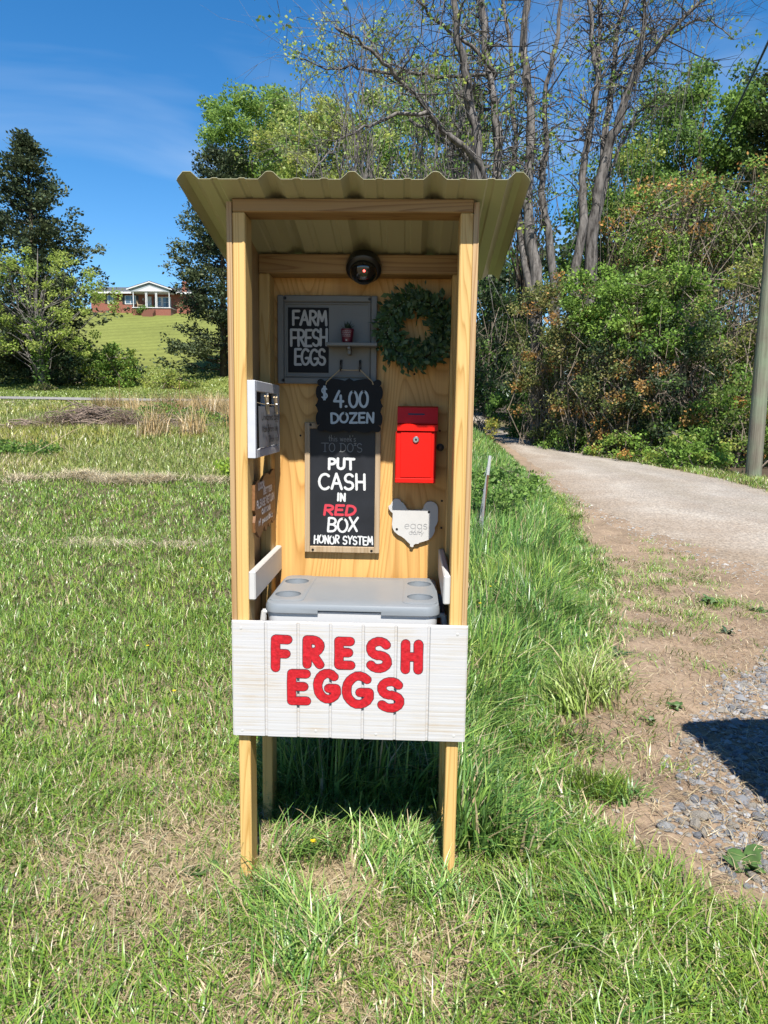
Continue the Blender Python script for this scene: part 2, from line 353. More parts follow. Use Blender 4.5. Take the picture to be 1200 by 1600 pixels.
def gravelmat(name, c0, c1, c2, sc=130):
    c0,c1,c2=alb(c0),alb(c1),alb(c2)
    m,n,b=newmat(name); t=n.nodes.new('ShaderNodeTexCoord')
    v=n.nodes.new('ShaderNodeTexVoronoi'); v.inputs['Scale'].default_value=sc; n.links.new(t.outputs['Object'],v.inputs['Vector'])
    z=n.nodes.new('ShaderNodeTexNoise'); z.inputs['Scale'].default_value=.9; z.inputs['Detail'].default_value=8; z.inputs['Roughness'].default_value=.65; n.links.new(t.outputs['Object'],z.inputs['Vector'])
    r=n.nodes.new('ShaderNodeValToRGB'); r.color_ramp.elements[0].position=.35; r.color_ramp.elements[0].color=(*c0,1); r.color_ramp.elements[1].position=.66; r.color_ramp.elements[1].color=(*c1,1)
    n.links.new(z.outputs['Fac'],r.inputs['Fac'])
    sep=n.nodes.new('ShaderNodeSeparateColor'); n.links.new(v.outputs['Color'],sep.inputs[0])
    x=n.nodes.new('ShaderNodeMix'); x.data_type='RGBA'; x.inputs['B'].default_value=(*c2,1); n.links.new(mathn(n,'MULTIPLY',sep.outputs[0],.55),x.inputs['Factor']); n.links.new(r.outputs[0],x.inputs['A'])
    k=mathn(n,'ADD',mathn(n,'MULTIPLY',sep.outputs[1],.55),.66); cc=n.nodes.new('ShaderNodeCombineColor'); [n.links.new(k,cc.inputs[i]) for i in range(3)]
    mu=n.nodes.new('ShaderNodeMix'); mu.data_type='RGBA'; mu.blend_type='MULTIPLY'; mu.inputs['Factor'].default_value=1
    n.links.new(x.outputs['Result'],mu.inputs['A']); n.links.new(cc.outputs[0],mu.inputs['B']); n.links.new(mu.outputs['Result'],b.inputs['Base Color'])
    b.inputs['Roughness'].default_value=.95; b.inputs['Specular IOR Level'].default_value=.15
    u=n.nodes.new('ShaderNodeBump'); u.inputs['Strength'].default_value=.5; u.inputs['Distance'].default_value=.006; n.links.new(v.outputs['Distance'],u.inputs['Height']); n.links.new(u.outputs[0],b.inputs['Normal'])
    return m
M_road=gravelmat('road_gravel',(.39,.325,.26),(.48,.43,.37),(.40,.38,.355),46)
n=M_road.node_tree; b=n.nodes['Principled BSDF']; src=b.inputs['Base Color'].links[0].from_socket
at=n.nodes.new('ShaderNodeAttribute'); at.attribute_name='across'; wn=n.nodes.new('ShaderNodeTexNoise'); wn.inputs['Scale'].default_value=.7; wn.inputs['Detail'].default_value=6; tcn=n.nodes.new('ShaderNodeTexCoord'); n.links.new(tcn.outputs['Object'],wn.inputs['Vector'])
q=mathn(n,'ADD',at.outputs['Fac'],mathn(n,'MULTIPLY',mathn(n,'SUBTRACT',wn.outputs['Fac'],.5),.45)); r=n.nodes.new('ShaderNodeValToRGB'); e=r.color_ramp.elements
e[0].position=.0; e[0].color=(.86,.77,.67,1); e[1].position=1.0; e[1].color=(.90,.85,.77,1)
for p_,c_ in ((.16,(1.0,.94,.88)),(.27,(1.12,1.10,1.07)),(.36,(.98,.96,.94)),(.52,(.90,.88,.84)),(.66,(1.06,1.05,1.04)),(.78,(.92,.92,.92)),(.92,(.92,.88,.83))): x=e.new(p_); x.color=(*c_,1)
n.links.new(q,r.inputs['Fac']); m2=n.nodes.new('ShaderNodeMix'); m2.data_type='RGBA'; m2.blend_type='MULTIPLY'; m2.inputs['Factor'].default_value=1; n.links.new(src,m2.inputs['A']); n.links.new(r.outputs[0],m2.inputs['B']); n.links.new(m2.outputs['Result'],b.inputs['Base Color'])
def road_sheet(name, rows, left, right, ncol, mat, lift=.008, rag=.12):
    V=[];k=ncol+1
    for j,y in enumerate(rows):
        a,b=left(y),right(y)
        for i in range(k):
            t=i/ncol; x=a+(b-a)*t
            if i in (0,ncol): x+=rag*(float(fnoise(x*0+i*7,y,1.7,11))-.5)*2+rag*.6*(random.random()-.5)
            V.append((x,y,float(HB(x,y))+lift+(.035*math.sin(t*math.pi) if rag else 0) - (0.02 if i in (0,ncol) else 0)))
    V=np.array(V); i=np.arange(len(V)).reshape(len(rows),k); Q=np.stack([i[:-1,:-1],i[:-1,1:],i[1:,1:],i[1:,:-1]],-1).reshape(-1,4)
    o=npmesh(name,V,[Q],None,mat); o.data.shade_smooth()
    at=o.data.attributes.new('across','FLOAT','POINT'); at.data.foreach_set('value',(np.arange(len(V))%k/ncol).astype(np.float32)); return tag(o,kind='structure')
road_sheet('gravel_road',np.concatenate([np.linspace(-5,3,30),np.linspace(3,14,130),np.linspace(14,60,90)]),lambda y:float(fx_(RN,y)),lambda y:float(fx_(RF,y)),22,M_road)
# the narrow lane that crosses behind the field on the left
M_lane=gravelmat('lane_gravel',(.30,.285,.265),(.40,.385,.36),(.30,.29,.28),30)
def lane():
    V=[];xs=np.linspace(-70,3,120)
    for x in xs:
        y0=36.9+.02*x+.25*math.sin(x*.5); w=2.6
        for i in range(5):
            y=y0+w*i/4; V.append((x,y,float(HB(x,y))+.06))
    V=np.array(V); i=np.arange(len(V)).reshape(len(xs),5); Q=np.stack([i[:-1,:-1],i[1:,:-1],i[1:,1:],i[:-1,1:]],-1).reshape(-1,4)
    return tag(npmesh('country_lane',V,[Q],None,M_lane),kind='structure')
lane()

# ================================================================== lettering
def arc(cx,cy,rx,ry,a0,a1,n=10): return [(cx+rx*math.cos(rad(a0+(a1-a0)*i/n)),cy+ry*math.sin(rad(a0+(a1-a0)*i/n))) for i in range(n+1)]
GL={ # strokes in a unit-height box; the second number is the advance width
'A':([[(0,0),(.36,1)],[(.36,1),(.72,0)],[(.13,.36),(.59,.36)]],.72),
'B':([[(.04,0),(.04,1)],[(.04,1)]+arc(.28,.76,.30,.24,90,-90)+[(.04,.52)],[(.04,.52)]+arc(.30,.26,.34,.26,90,-90)+[(.04,0)]],.64),
'C':([arc(.4,.5,.4,.5,48,312,16)],.68),
'D':([[(.04,0),(.04,1)],[(.04,1)]+arc(.2,.5,.48,.5,88,-88,14)+[(.04,0)]],.68),
'E':([[(.03,0),(.03,1)],[(.03,1),(.56,1)],[(.03,.53),(.48,.53)],[(.03,0),(.58,0)]],.58),
'F':([[(.03,0),(.03,1)],[(.03,1),(.58,1)],[(.03,.5),(.5,.5)]],.58),
'G':([arc(.4,.5,.4,.5,50,330,16)+[(.74,.40)],[(.74,.42),(.44,.42)]],.76),
'H':([[(.03,0),(.03,1)],[(.6,0),(.6,1)],[(.03,.5),(.6,.5)]],.63),
'I':([[(.04,0),(.04,1)]],.08),
'K':([[(.03,0),(.03,1)],[(.55,1),(.06,.45)],[(.2,.6),(.6,0)]],.6),
'L':([[(.03,1),(.03,0)],[(.03,0),(.52,0)]],.54),
'M':([[(0,0),(.1,1)],[(.1,1),(.4,.3)],[(.4,.3),(.7,1)],[(.7,1),(.8,0)]],.8),
'N':([[(.03,0),(.03,1)],[(.03,1),(.6,0)],[(.6,0),(.6,1)]],.63),
'O':([arc(.38,.5,.38,.5,80,440,20)],.76),
'P':([[(.04,0),(.04,1)],[(.04,1)]+arc(.28,.74,.32,.26,90,-90)+[(.04,.48)]],.6),
'R':([[(.04,0),(.04,1)],[(.04,1)]+arc(.28,.75,.32,.25,90,-90)+[(.04,.5)],[(.22,.5),(.6,0)]],.62),
'S':([arc(.31,.74,.28,.26,30,262,10)+arc(.31,.24,.30,.25,85,-150,10)],.62),
'T':([[(0,1),(.68,1)],[(.34,1),(.34,0)]],.68),
'U':([[(.03,1),(.03,.35)]+arc(.33,.3,.3,.3,180,360,10)+[(.63,.35),(.63,1)]],.66),
'W':([[(0,1),(.2,0)],[(.2,0),(.42,.7)],[(.42,.7),(.64,0)],[(.64,0),(.85,1)]],.85),
'X':([[(0,0),(.64,1)],[(0,1),(.64,0)]],.64),
'Y':([[(0,1),(.32,.5)],[(.66,1),(.32,.5)],[(.32,.5),(.32,0)]],.66),
'Z':([[(0,1),(.64,1)],[(.64,1),(0,0)],[(0,0),(.66,0)]],.66),
'$':([arc(.3,.68,.26,.2,30,262,10)+arc(.3,.30,.28,.2,85,-150,10),[(.24,1.0),(.24,0)],[(.37,1.0),(.37,0)]],.6),
'0':([arc(.3,.5,.3,.5,90,450,20)],.6),'4':([[(.36,1),(0,.36)],[(0,.36),(.66,.36)],[(.48,.72),(.48,0)]],.66),
'.':([[(.05,.05),(.08,.05)]],.12),"'":([[(.05,1.02),(.03,.78)]],.1),
# small letters (x-height about .55)
'a':([arc(.22,.26,.22,.26,30,390,12),[(.43,.52),(.44,.06),(.52,0)]],.5),'b':([[(.05,1),(.05,0)],arc(.25,.26,.22,.26,150,-150,12)],.48),
'c':([arc(.22,.26,.22,.26,50,310,10)],.4),'d':([arc(.22,.26,.22,.26,30,330,12),[(.44,1),(.44,0)]],.48),
'e':([[(.03,.28),(.42,.30)]+arc(.22,.27,.21,.26,10,310,10)],.44),'f':([[(.4,.92),(.28,1),(.17,.85),(.15,0)],[(0,.52),(.35,.52)]],.36),
'g':([arc(.22,.28,.21,.25,30,390,12),[(.43,.53),(.43,-.2),(.28,-.38),(.05,-.28)]],.48),'h':([[(.05,1),(.05,0)],[(.05,.3),(.2,.52),(.36,.45),(.38,0)]],.44),
'i':([[(.06,.5),(.06,0)],[(.06,.74),(.065,.78)]],.13),'k':([[(.05,1),(.05,0)],[(.38,.52),(.08,.24)],[(.16,.3),(.4,0)]],.42),
'l':([[(.05,1),(.05,.05),(.14,0)]],.16),'n':([[(.05,.52),(.05,0)],[(.05,.32),(.2,.52),(.36,.45),(.38,0)]],.44),
'o':([arc(.22,.26,.22,.26,80,440,14)],.46),'p':([[(.05,.52),(.05,-.35)],arc(.25,.26,.22,.26,150,-150,12)],.48),
'r':([[(.05,.52),(.05,0)],[(.05,.3),(.16,.5),(.32,.5)]],.33),'s':([arc(.18,.40,.15,.13,30,262,8)+arc(.18,.13,.17,.14,85,-150,8)],.36),
't':([[(.16,.9),(.16,.1),(.3,0)],[(0,.56),(.34,.56)]],.34),'u':([[(.04,.52),(.05,.15),(.18,0),(.34,.1),(.38,.52)],[(.38,.52),(.4,0)]],.45),
'w':([[(0,.52),(.14,0)],[(.14,0),(.28,.45)],[(.28,.45),(.42,0)],[(.42,0),(.56,.52)]],.58),'y':([[(.02,.52),(.22,.05)],[(.43,.52),(.1,-.38)]],.45),
}
def resample(p, step):
    out=[p[0]]
    for a,b in zip(p[:-1],p[1:]):
        d=math.dist(a,b); k=max(1,int(d/step))
        out += [(a[0]+(b[0]-a[0])*i/k,a[1]+(b[1]-a[1])*i/k) for i in range(1,k+1)]
    return out
OFFS=[0]
def ribbon(mb, pts, w, mapf, n0, mi=0, jit=.06, rnd=None):
    """one brush stroke with round ends, lying on a surface"""
    rnd=rnd or random
    P=[p for i,p in enumerate(pts) if i==0 or math.dist(p,pts[i-1])>1e-6]
    P=resample(P, max(w*.9,1e-4)); n=len(P); OFFS[0]=(OFFS[0]+1)%7; n0=n0+OFFS[0]*.00009
    Lp=[];Rp=[]
    for i,p in enumerate(P):
        q0=P[max(i-1,0)];q1=P[min(i+1,n-1)]; dx,dy=q1[0]-q0[0],q1[1]-q0[1]; l=math.hypot(dx,dy) or 1
        nx,ny=-dy/l,dx/l; r=w/2*(1+rnd.uniform(-jit,jit)); Lp.append((p[0]+nx*r,p[1]+ny*r)); r=w/2*(1+rnd.uniform(-jit,jit)); Rp.append((p[0]-nx*r,p[1]-ny*r))
    def cap(p,frm,sgn):
        out=[]; a0=math.atan2(frm[1]-p[1],frm[0]-p[0])
        for k in range(1,6): out.append((p[0]+w/2*math.cos(a0+sgn*math.pi*k/6),p[1]+w/2*math.sin(a0+sgn*math.pi*k/6)))
        return out
    loop0=[mapf(u,v,n0) for u,v in Lp]; loop1=[mapf(u,v,n0) for u,v in Rp]
    o=len(mb.v); mb.add(loop0+loop1,[(i,i+1,n+i+1,n+i) for i in range(n-1)],mi)
    c0=cap(P[0],Lp[0],1); c1=cap(P[-1],Rp[-1],1)
    a=[Lp[0]]+c0+[Rp[0]]; mb.add([mapf(u,v,n0) for u,v in a],[tuple(range(len(a)))],mi)
    a=[Rp[-1]]+c1+[Lp[-1]]; mb.add([mapf(u,v,n0) for u,v in a],[tuple(range(len(a)))],mi)
def word(mb, txt, box, wgt, mapf, n0, mi=0, seed=1, slant=0, gap=.16, jit=.06, wob=.03, serif=False, rise=0):
    rnd=random.Random(seed); x0,z0,x1,z1=box; h=z1-z0
    adv=[(.3 if c==' ' else GL[c][1]) for c in txt]; tot=sum(adv)+gap*(len(txt)-1); s=(x1-x0-wgt)/tot; x=0
    hh=h-wgt
    for c,a in zip(txt,adv):
        if c!=' ':
            dy=rnd.uniform(-wob,wob)*h; sx=rnd.uniform(.97,1.03); rot=rnd.uniform(-wob,wob)*1.2
            for k,st in enumerate(GL[c][0]):
                pts=[]
                for u,v in st:
                    uu=u*sx+(v-.5)*rot+slant*v; vv=v+(u-.35)*rot*.5
                    px=x0+wgt/2+(x+uu)*s; pts.append((px, z0+wgt/2+vv*hh+dy+rise*(px-x0)))
                ribbon(mb,pts,wgt,mapf,n0,mi,jit,rnd)
                if serif and len(st)==2:
                    for e in (pts[0],pts[-1]): ribbon(mb,[(e[0]-h*.13,e[1]),(e[0]+h*.13,e[1])],wgt*.8,mapf,n0,mi,0,rnd)
        x+=a+gap
def planeY(Y): return lambda u,v,n_: (u,Y-n_,v)      # faces the viewer
def planeX(X): return lambda u,v,n_: (X+n_,u,v)      # faces right, u runs back

# ================================================================== the egg stand
STAND=thing('egg_stand',(0,0.2,0),'tall pine roadside farm stand with metal roof and white front board lettered FRESH EGGS','farm stand')
for x0,x1 in ((-.351,-.313),(.313,.351)):
    obj('post',MB().box(x0,x1,0,.089,-.15,2.088,.003),M_post,STAND)
    obj('post',MB().box(x0,x1,.361,.4495,-.15,1.984,.003),M_post,STAND)
obj('front_beam',MB().box(-.3505,.3505,.0005,.0895,2.0885,2.1265,.003),M_beam,STAND)
obj('back_beam',MB().box(-.3505,.3505,.3605,.4495,1.9845,2.048,.003),M_beam,STAND)
RSL=.198
def roofz(y): return 2.148-RSL*(y+.0988)
for x0,x1 in ((-.367,-.3515),(.3515,.367)):
    mb=MB(); xs=(x0,x1); out=[(-.0005,.49),(.4625,.49),(.4625,roofz(.4625)-.006),(-.0005,roofz(0)-.012)]
    mb.prism(out,lambda u,v,d:(d,u,v),x0,x1); obj('side_panel',mb,M_plyedge,STAND)
obj('back_panel',MB().box(-.3513,.3513,.4505,.4625,.49,roofz(.4625)-.007),M_ply,STAND)
obj('floor_panel',MB().box(-.3125,.3125,.0005,.45,.503,.519),M_plyedge,STAND)
for x0,x1 in ((-.3125,-.2905),(.2915,.3125)):
    obj('side_rail',MB().box(x0,x1,-.006,.4495,.931,1.023,.004),M_white,STAND)
# corrugated sheet: five trapezoid ribs nine inches apart
M_roof,n,b=newmat('cream_roof_metal'); b.inputs['Base Color'].default_value=(.335,.325,.20,1); b.inputs['Roughness'].default_value=.45
def roof():
    prof=[]; pitch=.2286; xc=.0071
    for i in range(-2,3):
        c=xc+i*pitch
        if i==-2: prof += [(c-.030,-.004),(c-.026,.004),(c-.012,.0195),(c+.010,.0195),(c+.032,.0)]
        elif i==2: prof += [(c-.032,0),(c-.010,.0195),(c+.010,.0195),(c+.026,.004),(c+.030,-.004)]
        else: prof += [(c-.032,0),(c-.0225,.008),(c-.011,.0185),(c-.005,.0205),(c+.005,.0205),(c+.011,.0185),(c+.0225,.008),(c+.032,0)]
        if i<2:
            for m in (.076,.152): prof += [(c+m-.012,0),(c+m-.007,.003),(c+m+.007,.003),(c+m+.012,0)]
    ys=[-.0988+.699*i/8 for i in range(9)]; n=len(prof); mb=MB(); th=.0011; rr=random.Random(3)
    vs=[]
    for t in (0,th):
        for j,y in enumerate(ys):
            for i,(x,z) in enumerate(prof):
                e=rr.uniform(-.0012,.0012) if j in (0,8) else 0
                if t: e=0
                vs.append((x,y,roofz(y)+z+t+(e if t else 0)))
    N=n*9; fs=[]
    for j in range(8):
        for i in range(n-1):
            a=j*n+i; fs.append((a,a+1,a+n+1,a+n)); fs.append((N+a,N+a+n,N+a+n+1,N+a+1))
    for i in range(n-1): fs.append((i,N+i,N+i+1,i+1)); a=8*n+i; fs.append((a,a+1,N+a+1,N+a))
    for j in range(8): a=j*n; fs.append((a,a+n,N+a+n,N+a)); a=j*n+n-1; fs.append((a,N+a,N+a+n,a+n))
    mb.add(vs,fs); return obj('metal_roof',mb,M_roof,STAND)
ROOF=roof()
for y in (.045,.405):
    for i in range(4):
        x=.0071+(i-1.5)*.2286
        obj('roof_screw',MB().lathe([(.008,0),(.008,.002),(.005,.003),(.005,.007)],(x+.02,y,roofz(y)+.0012),k=8),M_metal,ROOF)
# front board: grooved siding, one plank between each pair of grooves
M_side,n,b=newmat('whitewashed_siding')
t=n.nodes.new('ShaderNodeTexCoord'); mp=n.nodes.new('ShaderNodeMapping'); mp.inputs['Scale'].default_value=(5.0,5.0,210); n.links.new(t.outputs['Object'],mp.inputs['Vector'])
z=n.nodes.new('ShaderNodeTexNoise'); z.inputs['Scale'].default_value=1; z.inputs['Detail'].default_value=5; z.inputs['Distortion'].default_value=.25; n.links.new(mp.outputs[0],z.inputs['Vector'])
z2=n.nodes.new('ShaderNodeTexNoise'); z2.inputs['Scale'].default_value=7; z2.inputs['Detail'].default_value=4; n.links.new(t.outputs['Object'],z2.inputs['Vector'])
k=mathn(n,'MULTIPLY',z.outputs['Fac'],mathn(n,'ADD',z2.outputs['Fac'],.42))
r=n.nodes.new('ShaderNodeValToRGB'); e=r.color_ramp.elements; e[0].position=.22; e[0].color=(.345,.285,.222,1); e[1].position=.48; e[1].color=(.40,.396,.402,1); x=e.new(.34); x.color=(.388,.367,.342,1)
n.links.new(k,r.inputs['Fac']); n.links.new(r.outputs[0],b.inputs['Base Color']); b.inputs['Roughness'].default_value=.6
mpl=n.nodes.new('ShaderNodeMapping'); mpl.inputs['Scale'].default_value=(.6,.6,115); n.links.new(t.outputs['Object'],mpl.inputs['Vector'])
zl=n.nodes.new('ShaderNodeTexNoise'); zl.inputs['Scale'].default_value=1; zl.inputs['Detail'].default_value=2; n.links.new(mpl.outputs[0],zl.inputs['Vector'])
u=n.nodes.new('ShaderNodeBump'); u.inputs['Strength'].default_value=.55; u.inputs['Distance'].default_value=.0016; n.links.new(zl.outputs['Fac'],u.inputs['Height']); n.links.new(u.outputs[0],b.inputs['Normal'])
FB=obj('front_panel',MB().box(-.366,.3705,-.0105,-.0006,.4905,.866,.0008),M_side,STAND)
cuts=[(i-2.5)*.1016-.0039 for i in range(6)]; edges=[-.362]+cuts+[.3675]
for i in range(7):
    a=edges[i]+(.0038 if i else 0); c=edges[i+1]-(.0038 if i<6 else 0); rr=random.Random(i)
    obj('plank',MB().box(a,c,-.0178,-.0106,.4912+rr.uniform(0,.001),.8654,.0016),M_side,FB)
# red painted letters (one dark pencil outline below each)
RED=[('F',-.2422,.7060,-.1758,.8241),('R',-.1437,.7214,-.0736,.8268),('E',-.0436,.7200,.0223,.8232),('S',.0542,.7126,.1358,.8260),('H',.1637,.7114,.2331,.8205),('E',-.1923,.6006,-.1176,.7159),('G',-.1075,.6075,-.0209,.7185),('G',-.0168,.5936,.0816,.7129),('S',.0897,.5863,.1798,.6992)]
for row,idx in (('FRESH',range(5)),('EGGS',range(5,9))):
    mb=MB()
    for i in idx:
        c,x0,z0,x1,z1=RED[i]; w=.0265
        for dw,n0,mi in ((.0042,.0003,1),(0,.0012,0)):
            OFFS[0]=0; word(mb,c,(x0-dw/2,z0-dw/2,x1+dw/2,z1+dw/2),w+dw,planeY(-.0178),n0,mi,seed=20+i,jit=.05,wob=.01)
    obj('lettering',mb,[M_red,M_outline],FB)
for x,z_ in ((-.335,.845),(.338,.842),(-.335,.51),(.335,.512),(-.1,.515),(.09,.51)):
    obj('nail_head',MB().lathe([(.0045,0),(.0045,.0006),(.003,.001)],(x,-.0178,z_),(0,-1,0),k=10),M_white,FB)
# wall bolt beside the cash box
obj('bolt',MB().lathe([(.014,0),(.014,.003),(.009,.004),(.009,.010),(.006,.012)],(.289,.4504,1.395),(0,-1,0),k=16),plain('dark_bolt',(.06,.055,.05),.5,.7),STAND)
for x,z_ in ((-.300,1.40),(-.22,1.43),(.30,1.20),(.286,1.455),(.19,1.655),(-.05,1.99),(.30,1.10)):
    obj('nail_head',MB().lathe([(.004,0),(.004,.0012),(.002,.0016)],(x,.4504,z_),(0,-1,0),k=8),M_screw,STAND)

# ------------------------------------------------------------------ cooler
M_cgrey=plain('cooler_grey_lid',(.262,.290,.318),.38,noise=.03,nscale=10)
M_cgrey2=plain('cooler_cup_recess',(.175,.20,.23),.5)
M_cwhite=plain('cooler_white_shell',(.76,.76,.76),.32)
COOL=thing('cooler',(.006,.22,.5195),'white picnic cooler with grey lid and four cup holders behind the front board','cooler')
def rrect(x0,x1,y0,y1,r,k=6):
    o=[]
    for cx,cy,a in ((x1-r,y1-r,0),(x0+r,y1-r,90),(x0+r,y0+r,180),(x1-r,y0+r,270)):
        o += [(cx+r*math.cos(rad(a+90*i/k)),cy+r*math.sin(rad(a+90*i/k))) for i in range(k+1)]
    return o
def loft(mb,rings):
    n=len(rings[0]); o=len(mb.v)
    for r in rings: mb.v += r
    for j in range(len(rings)-1):
        for i in range(n): q=(i+1)%n; mb.f.append((o+j*n+i,o+j*n+q,o+(j+1)*n+q,o+(j+1)*n+i)); mb.m.append(0)
    mb.f += [tuple(range(o,o+n))[::-1], tuple(range(o+(len(rings)-1)*n,o+len(rings)*n))]; mb.m += [0,0]
    return mb
def ring(x0,x1,y0,y1,r,z_): return [(a,b_,z_) for a,b_ in rrect(x0,x1,y0,y1,r)]
obj('body',loft(MB(),[ring(-.235,.247,.055,.40,.03,.5195),ring(-.262,.275,.03,.425,.035,.84),ring(-.266,.279,.026,.415,.035,.890)]),M_cwhite,COOL,smooth=35)
lid=obj('lid',loft(MB(),[ring(-.272,.285,.018,.420,.045,.8865),ring(-.2715,.2845,.0185,.4195,.045,.904),ring(-.268,.281,.023,.416,.045,.9135),ring(-.258,.271,.033,.408,.045,.9175)]),M_cgrey,COOL,smooth=28)
def cut(target,mb):
    c=obj('cutter',mb,M_cgrey2); mod=target.modifiers.new('b','BOOLEAN'); mod.object=c; mod.operation='DIFFERENCE'; mod.solver='EXACT'
    dg=bpy.context.evaluated_depsgraph_get(); me=bpy.data.meshes.new_from_object(target.evaluated_get(dg)); target.modifiers.clear(); target.data=me
    bpy.data.objects.remove(c)
cups=[(-.212,.13),(-.212,.315),(.222,.13),(.222,.315)]
for cx,cy in cups:
    mb=MB(); mb.lathe([(.040,.9015),(.043,.925)],(cx,cy,0),k=28); cut(lid,mb)
for x0,x1 in ((-.262,-.152),(.165,.275)):
    pd=obj('end_pad',loft(MB(),[ring(x0,x1,.045,.41,.03,.9160),ring(x0,x1,.045,.41,.03,.9185),ring(x0+.004,x1-.004,.049,.406,.027,.9200)]),M_cgrey,lid,smooth=28)
    for cx,cy in cups:
        if x0<cx<x1: mb=MB(); mb.lathe([(.040,.9015),(.043,.925)],(cx,cy,0),k=28); cut(pd,mb)
cut(lid,MB().box(-.10,.10,-.02,.030,.86,.8965)); smooth_by_angle(lid.data,28)
for cx,cy in cups: obj('cup_holder',MB().lathe([(.0398,.9018),(.0398,.9026),(.030,.9022)],(cx,cy,0),k=28),M_cgrey2,lid)
for sx,xe in ((-1,-.272),(1,.285)):
    mb=MB(); x=xe+sx*.012
    for yy in (.10,.35): mb.tube([(xe-sx*.012,yy,.868),(x,yy,.868),(x+sx*.004,yy,.84)],.010,8)
    mb.tube([(x+sx*.003,.10,.868),(x+sx*.012,.10,.80),(x+sx*.012,.14,.785),(x+sx*.012,.31,.785),(x+sx*.012,.35,.80),(x+sx*.003,.35,.868)],.0085,8)
    obj('handle',mb,M_cwhite,COOL,smooth=40)

# ------------------------------------------------------------------ dome camera
CAMT=thing('dome_camera',(.012,.36,2.0),'round black dome security camera with a red light under the roof','security camera')
ax=Vector((0,-.62,-.78)).normalized(); c0=Vector((.012,.352,2.010))
obj('housing',MB().lathe([(.030,-.022),(.056,-.012),(.060,.006),(.060,.022),(.054,.029),(.048,.031)],c0,ax,32),M_black,CAMT,smooth=35)
M_dome=plain('smoked_dome',(.01,.01,.011),.06,coat=.6)
obj('dome',MB().lathe([(.047*math.cos(rad(a)),.031+.036*math.sin(rad(a))) for a in range(0,90,12)]+[(.002,.067)],c0,ax,28),M_dome,CAMT,smooth=True)
M_led,n,b=newmat('red_led'); b.inputs['Base Color'].default_value=(.5,.02,.02,1); b.inputs['Emission Color'].default_value=(1,.12,.10,1); b.inputs['Emission Strength'].default_value=2.0
obj('indicator_light',MB().lathe([(.0042,0),(.0035,.002),(.001,.003)],(.017,.2885,1.980),(0,-1,-.2),10),M_led,CAMT)

# ------------------------------------------------------------------ grey framed board with shelf
GB=thing('wall_board',(-.12,.44,1.615),'grey framed wall board with FARM FRESH EGGS chalk panel and a small shelf','wall board')
x0,x1,z0,z1=-.299,.056,1.615,1.923; fw=.023
obj('backing',MB().box(x0+.004,x1-.004,.438,.4495,z0+.004,z1-.004),M_grey,GB)
fr=MB().box(x0,x0+fw,.427,.4375,z0,z1,.003).box(x1-fw,x1,.427,.4375,z0,z1,.003).box(x0+fw,x1-fw,.427,.4375,z1-fw,z1,.003).box(x0+fw,x1-fw,.427,.4375,z0,z0+fw,.003)
i_=.030
fr.box(x0+i_-.004,x0+i_,.431,.4375,z0+i_-.004,z1-i_+.004).box(x1-i_,x1-i_+.004,.431,.4375,z0+i_-.004,z1-i_+.004).box(x0+i_,x1-i_,.431,.4375,z1-i_,z1-i_+.004).box(x0+i_,x1-i_,.431,.4375,z0+i_-.004,z0+i_)
obj('frame',fr,M_grey,GB)
for x,z_ in ((x0+.028,z1-.011),(x1-.028,z1-.012),(x0+.02,z0+.012),(x1-.02,z0+.012)):
    obj('screw',MB().lathe([(.0055,0),(.0055,.001),(.002,.0006)],(x,.427,z_),(0,-1,0),12),M_screw,GB)
M_cw=plain('chalk_white_paint',(.62,.62,.60),.8)
cp=obj('chalk_panel',MB().box(-.262,-.1165,.4355,.4379,1.655,1.8815),M_chalk,GB)
mb=MB(); word(mb,'FARM',(-.2484,1.818,-.1206,1.874),.0088,planeY(.4355),.0006,0,seed=3,wob=.02,gap=.14); obj('lettering',mb,M_cw,cp)
mb=MB(); word(mb,'FRESH',(-.2560,1.7455,-.1190,1.8095),.0088,planeY(.4355),.0006,0,seed=4,wob=.03,gap=.12); obj('lettering',mb,M_cw,cp)
mb=MB(); word(mb,'EGGS',(-.2415,1.6785,-.1246,1.7408),.0088,planeY(.4355),.0006,0,seed=5,wob=.02,gap=.10); obj('lettering',mb,M_cw,cp)
sh=obj('shelf',MB().box(-.118,.060,.358,.4269,1.7435,1.7555,.002),M_grey,GB)
obj('bracket',MB().box(-.0445,-.0335,.385,.437,1.717,1.7433,.002).box(-.0445,-.0335,.366,.386,1.733,1.7433,.002),M_grey,sh)
for hx in (-.0715,-.0035):
    mb=MB().box(hx-.004,hx+.004,.4345,.4379,1.668,1.702,.001); mb.tube([(hx,.434,1.697),(hx,.418,1.697),(hx,.412,1.688),(hx,.415,1.681)],.0026,8)
    mb.tube([(hx,.434,1.673),(hx,.422,1.664),(hx,.412,1.662),(hx,.405,1.668),(hx,.404,1.676)],.0028,8); obj('hook',mb,M_black,GB,smooth=40)

# ------------------------------------------------------------------ potted succulent on the shelf
POT=thing('potted_succulent',(-.046,.388,1.7558),'tiny maroon pot with a dark spiky succulent on the grey shelf','potted plant')
pt=obj('pot',MB().lathe([(.017,0),(.0185,.004),(.0225,.040),(.0235,.042),(.0235,.047),(.020,.047),(.019,.040)],(-.046,.388,1.7558),k=24),plain('maroon_glaze',(.16,.012,.035),.35),POT,smooth=35)
mb=MB(); cyl=lambda u,v,n_: (-.046+(.0222+.0012+n_)*math.sin(u/.0225), .388-(.0222+.0012+n_)*math.cos(u/.0225), v)
for k,zz in enumerate((1.794,1.7885,1.783,1.777)):
    a=random.Random(k)
    xx=-.016
    while xx<.014:
        l=a.uniform(.003,.008); ribbon(mb,[(xx,zz),(xx+l*.5,zz+a.uniform(-.0005,.0005)),(xx+l,zz)],.0017,cyl,.0003,0,.3,a); xx+=l+.0025
